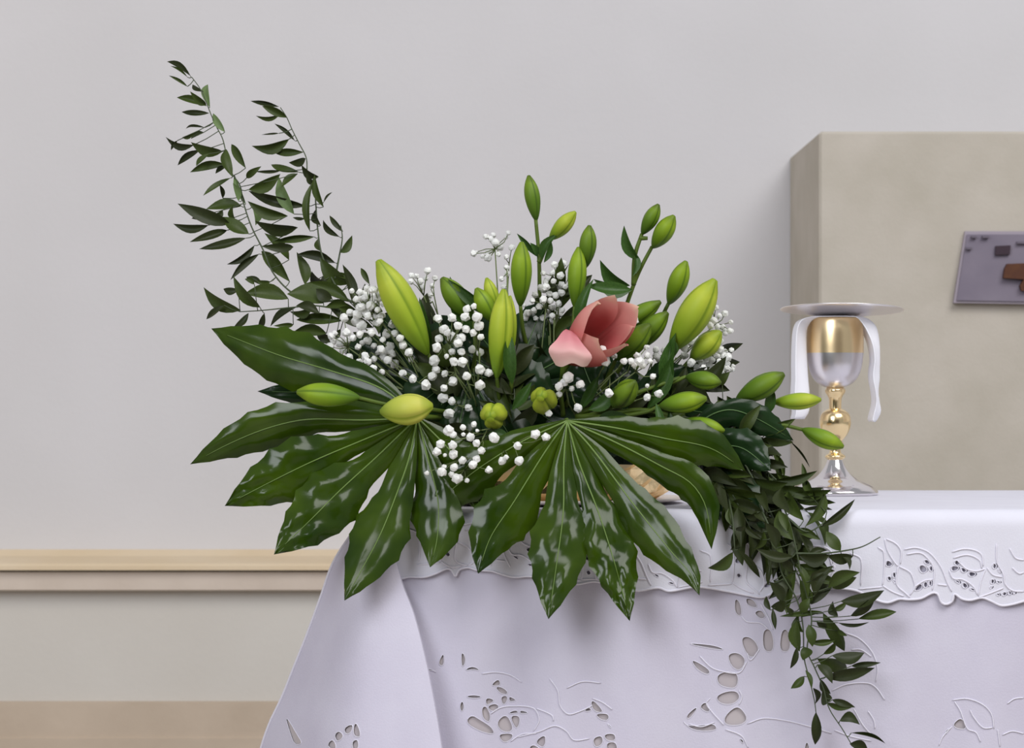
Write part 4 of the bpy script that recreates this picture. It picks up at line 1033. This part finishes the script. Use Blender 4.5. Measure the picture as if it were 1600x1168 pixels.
rightm = fl(Z9, 4.444, [(970,565,50),(940,630,60),(920,610,50),(1105,540,65),(1155,510,55),(1185,490,50),(1110,600,55),(1155,650,60),(1195,620,50),(1225,650,50),(1080,680,40),(1110,790,50),(1150,800,40),(1330,590,55),(1380,600,50),(1410,610,60),(1350,640,40),(1410,660,40),(1320,690,60),(1280,670,50),(1360,720,60),(1330,760,50),(1410,690,45),(1325,270,45),(1390,310,50),(1310,360,60),(1430,370,35),(1390,430,45),(1425,430,45),(1355,500,60),(1290,390,50),(1260,620,50),(1300,630,50),(1240,690,50),(1360,560,50),(1220,590,45),(1395,640,40),(1380,690,45),(1340,400,45)])
def gyps(label, root_px, yr, flo, ym, seed, jit=0.02, dense=0):
    rg = random.Random(seed)
    rp = P(root_px[0], root_px[1], yr)
    root = thing('gypsophila_spray', rp, label, 'flower', 'white gypsophila sprays')
    pos = []
    if len(flo) > 25 and dense:                    # inner blossoms seen between the outer ones
        for x, y, d in list(flo):
            if rg.random() < dense:
                a = rg.uniform(0, 6.28); r = rg.uniform(8, 15)
                pos.append((x + r * math.cos(a), y + r * math.sin(a), d * rg.uniform(.75, 1.0), ym(x, y) + 0.018 + rg.uniform(-jit, jit)))
    for x, y, d in flo:
        pos.append((x, y, d * 1.06, ym(x, y) + rg.uniform(-jit, jit)))
    # forks: a few meeting points below the blossoms
    k = max(3, len(pos) // 3); forks = []
    for i in range(k):
        x, y, d, yy = rg.choice(pos)
        t = rg.uniform(0.08, 0.3)
        forks.append((lerp(x, root_px[0], t), lerp(y, root_px[1], t), lerp(yy, yr, t)))
    mb = MB()
    for fx, fy, fyy in forks:
        e = P(fx, fy, fyy)
        mb.tube([rp, rp.lerp(e, .5) + Vector((rg.uniform(-.006, .006), 0, rg.uniform(-.004, .006))), e], [.0011, .0009, .0007], 5)
    for x, y, d, yy in pos:
        fx, fy, fyy = min(forks, key=lambda q: (q[0]-x)**2 + (q[1]-y)**2)
        a = P(fx, fy, fyy); c = P(x, y, yy)
        mb.tube([a, a.lerp(c, .55) + Vector((rg.uniform(-.003, .003), 0, rg.uniform(-.003, .003))), c], [.0006, .0005, .0004], 4)
    mb.build('branching_stem', M['gyp_stem'], root)
    for x, y, d, yy in pos:
        s = d * (yy - CAM_Y) / F
        Mx = Matrix.Translation(P(x, y, yy)) @ Matrix.Rotation(rg.uniform(0, 6.28), 4, Vector((rg.uniform(-1, 1), rg.uniform(-1, 1), rg.uniform(-1, 1))).normalized()) @ Matrix.Scale(s, 4)
        place('floret', rg.choice(FL), root, Mx)
gyps('dense white gypsophila spray beside the left ruscus branches', (690, 640), 0.10, left, lambda x, y: 0.055, 31, dense=0.45)
gyps('small white gypsophila tuft just right of the big slanting bud', (720, 620), 0.12, backl, lambda x, y: 0.13, 32)
gyps('white gypsophila spray between the slanting bud and the splitting bud', (745, 655), 0.09, front, lambda x, y: 0.035, 33)
gyps('low white gypsophila spray lying over the two front leaves', (780, 670), 0.05, low, lambda x, y: -0.055, 34, 0.008)
gyps('sparse white gypsophila spray standing out against the wall left of the topmost bud', (800, 620), 0.17, topc, lambda x, y: 0.17, 35)
gyps('white gypsophila spray left of the pink flower under the topmost bud', (850, 640), 0.12, rightc, lambda x, y: 0.12, 36, dense=0.9)
gyps('scattered white gypsophila spray below the pink flower', (900, 650), 0.06, singles, lambda x, y: 0.0 if y > 560 else 0.03, 37, 0.01)
gyps('white gypsophila spray at the right around the biggest right bud', (990, 650), 0.10, rightm, lambda x, y: 0.09, 38, dense=0.7)
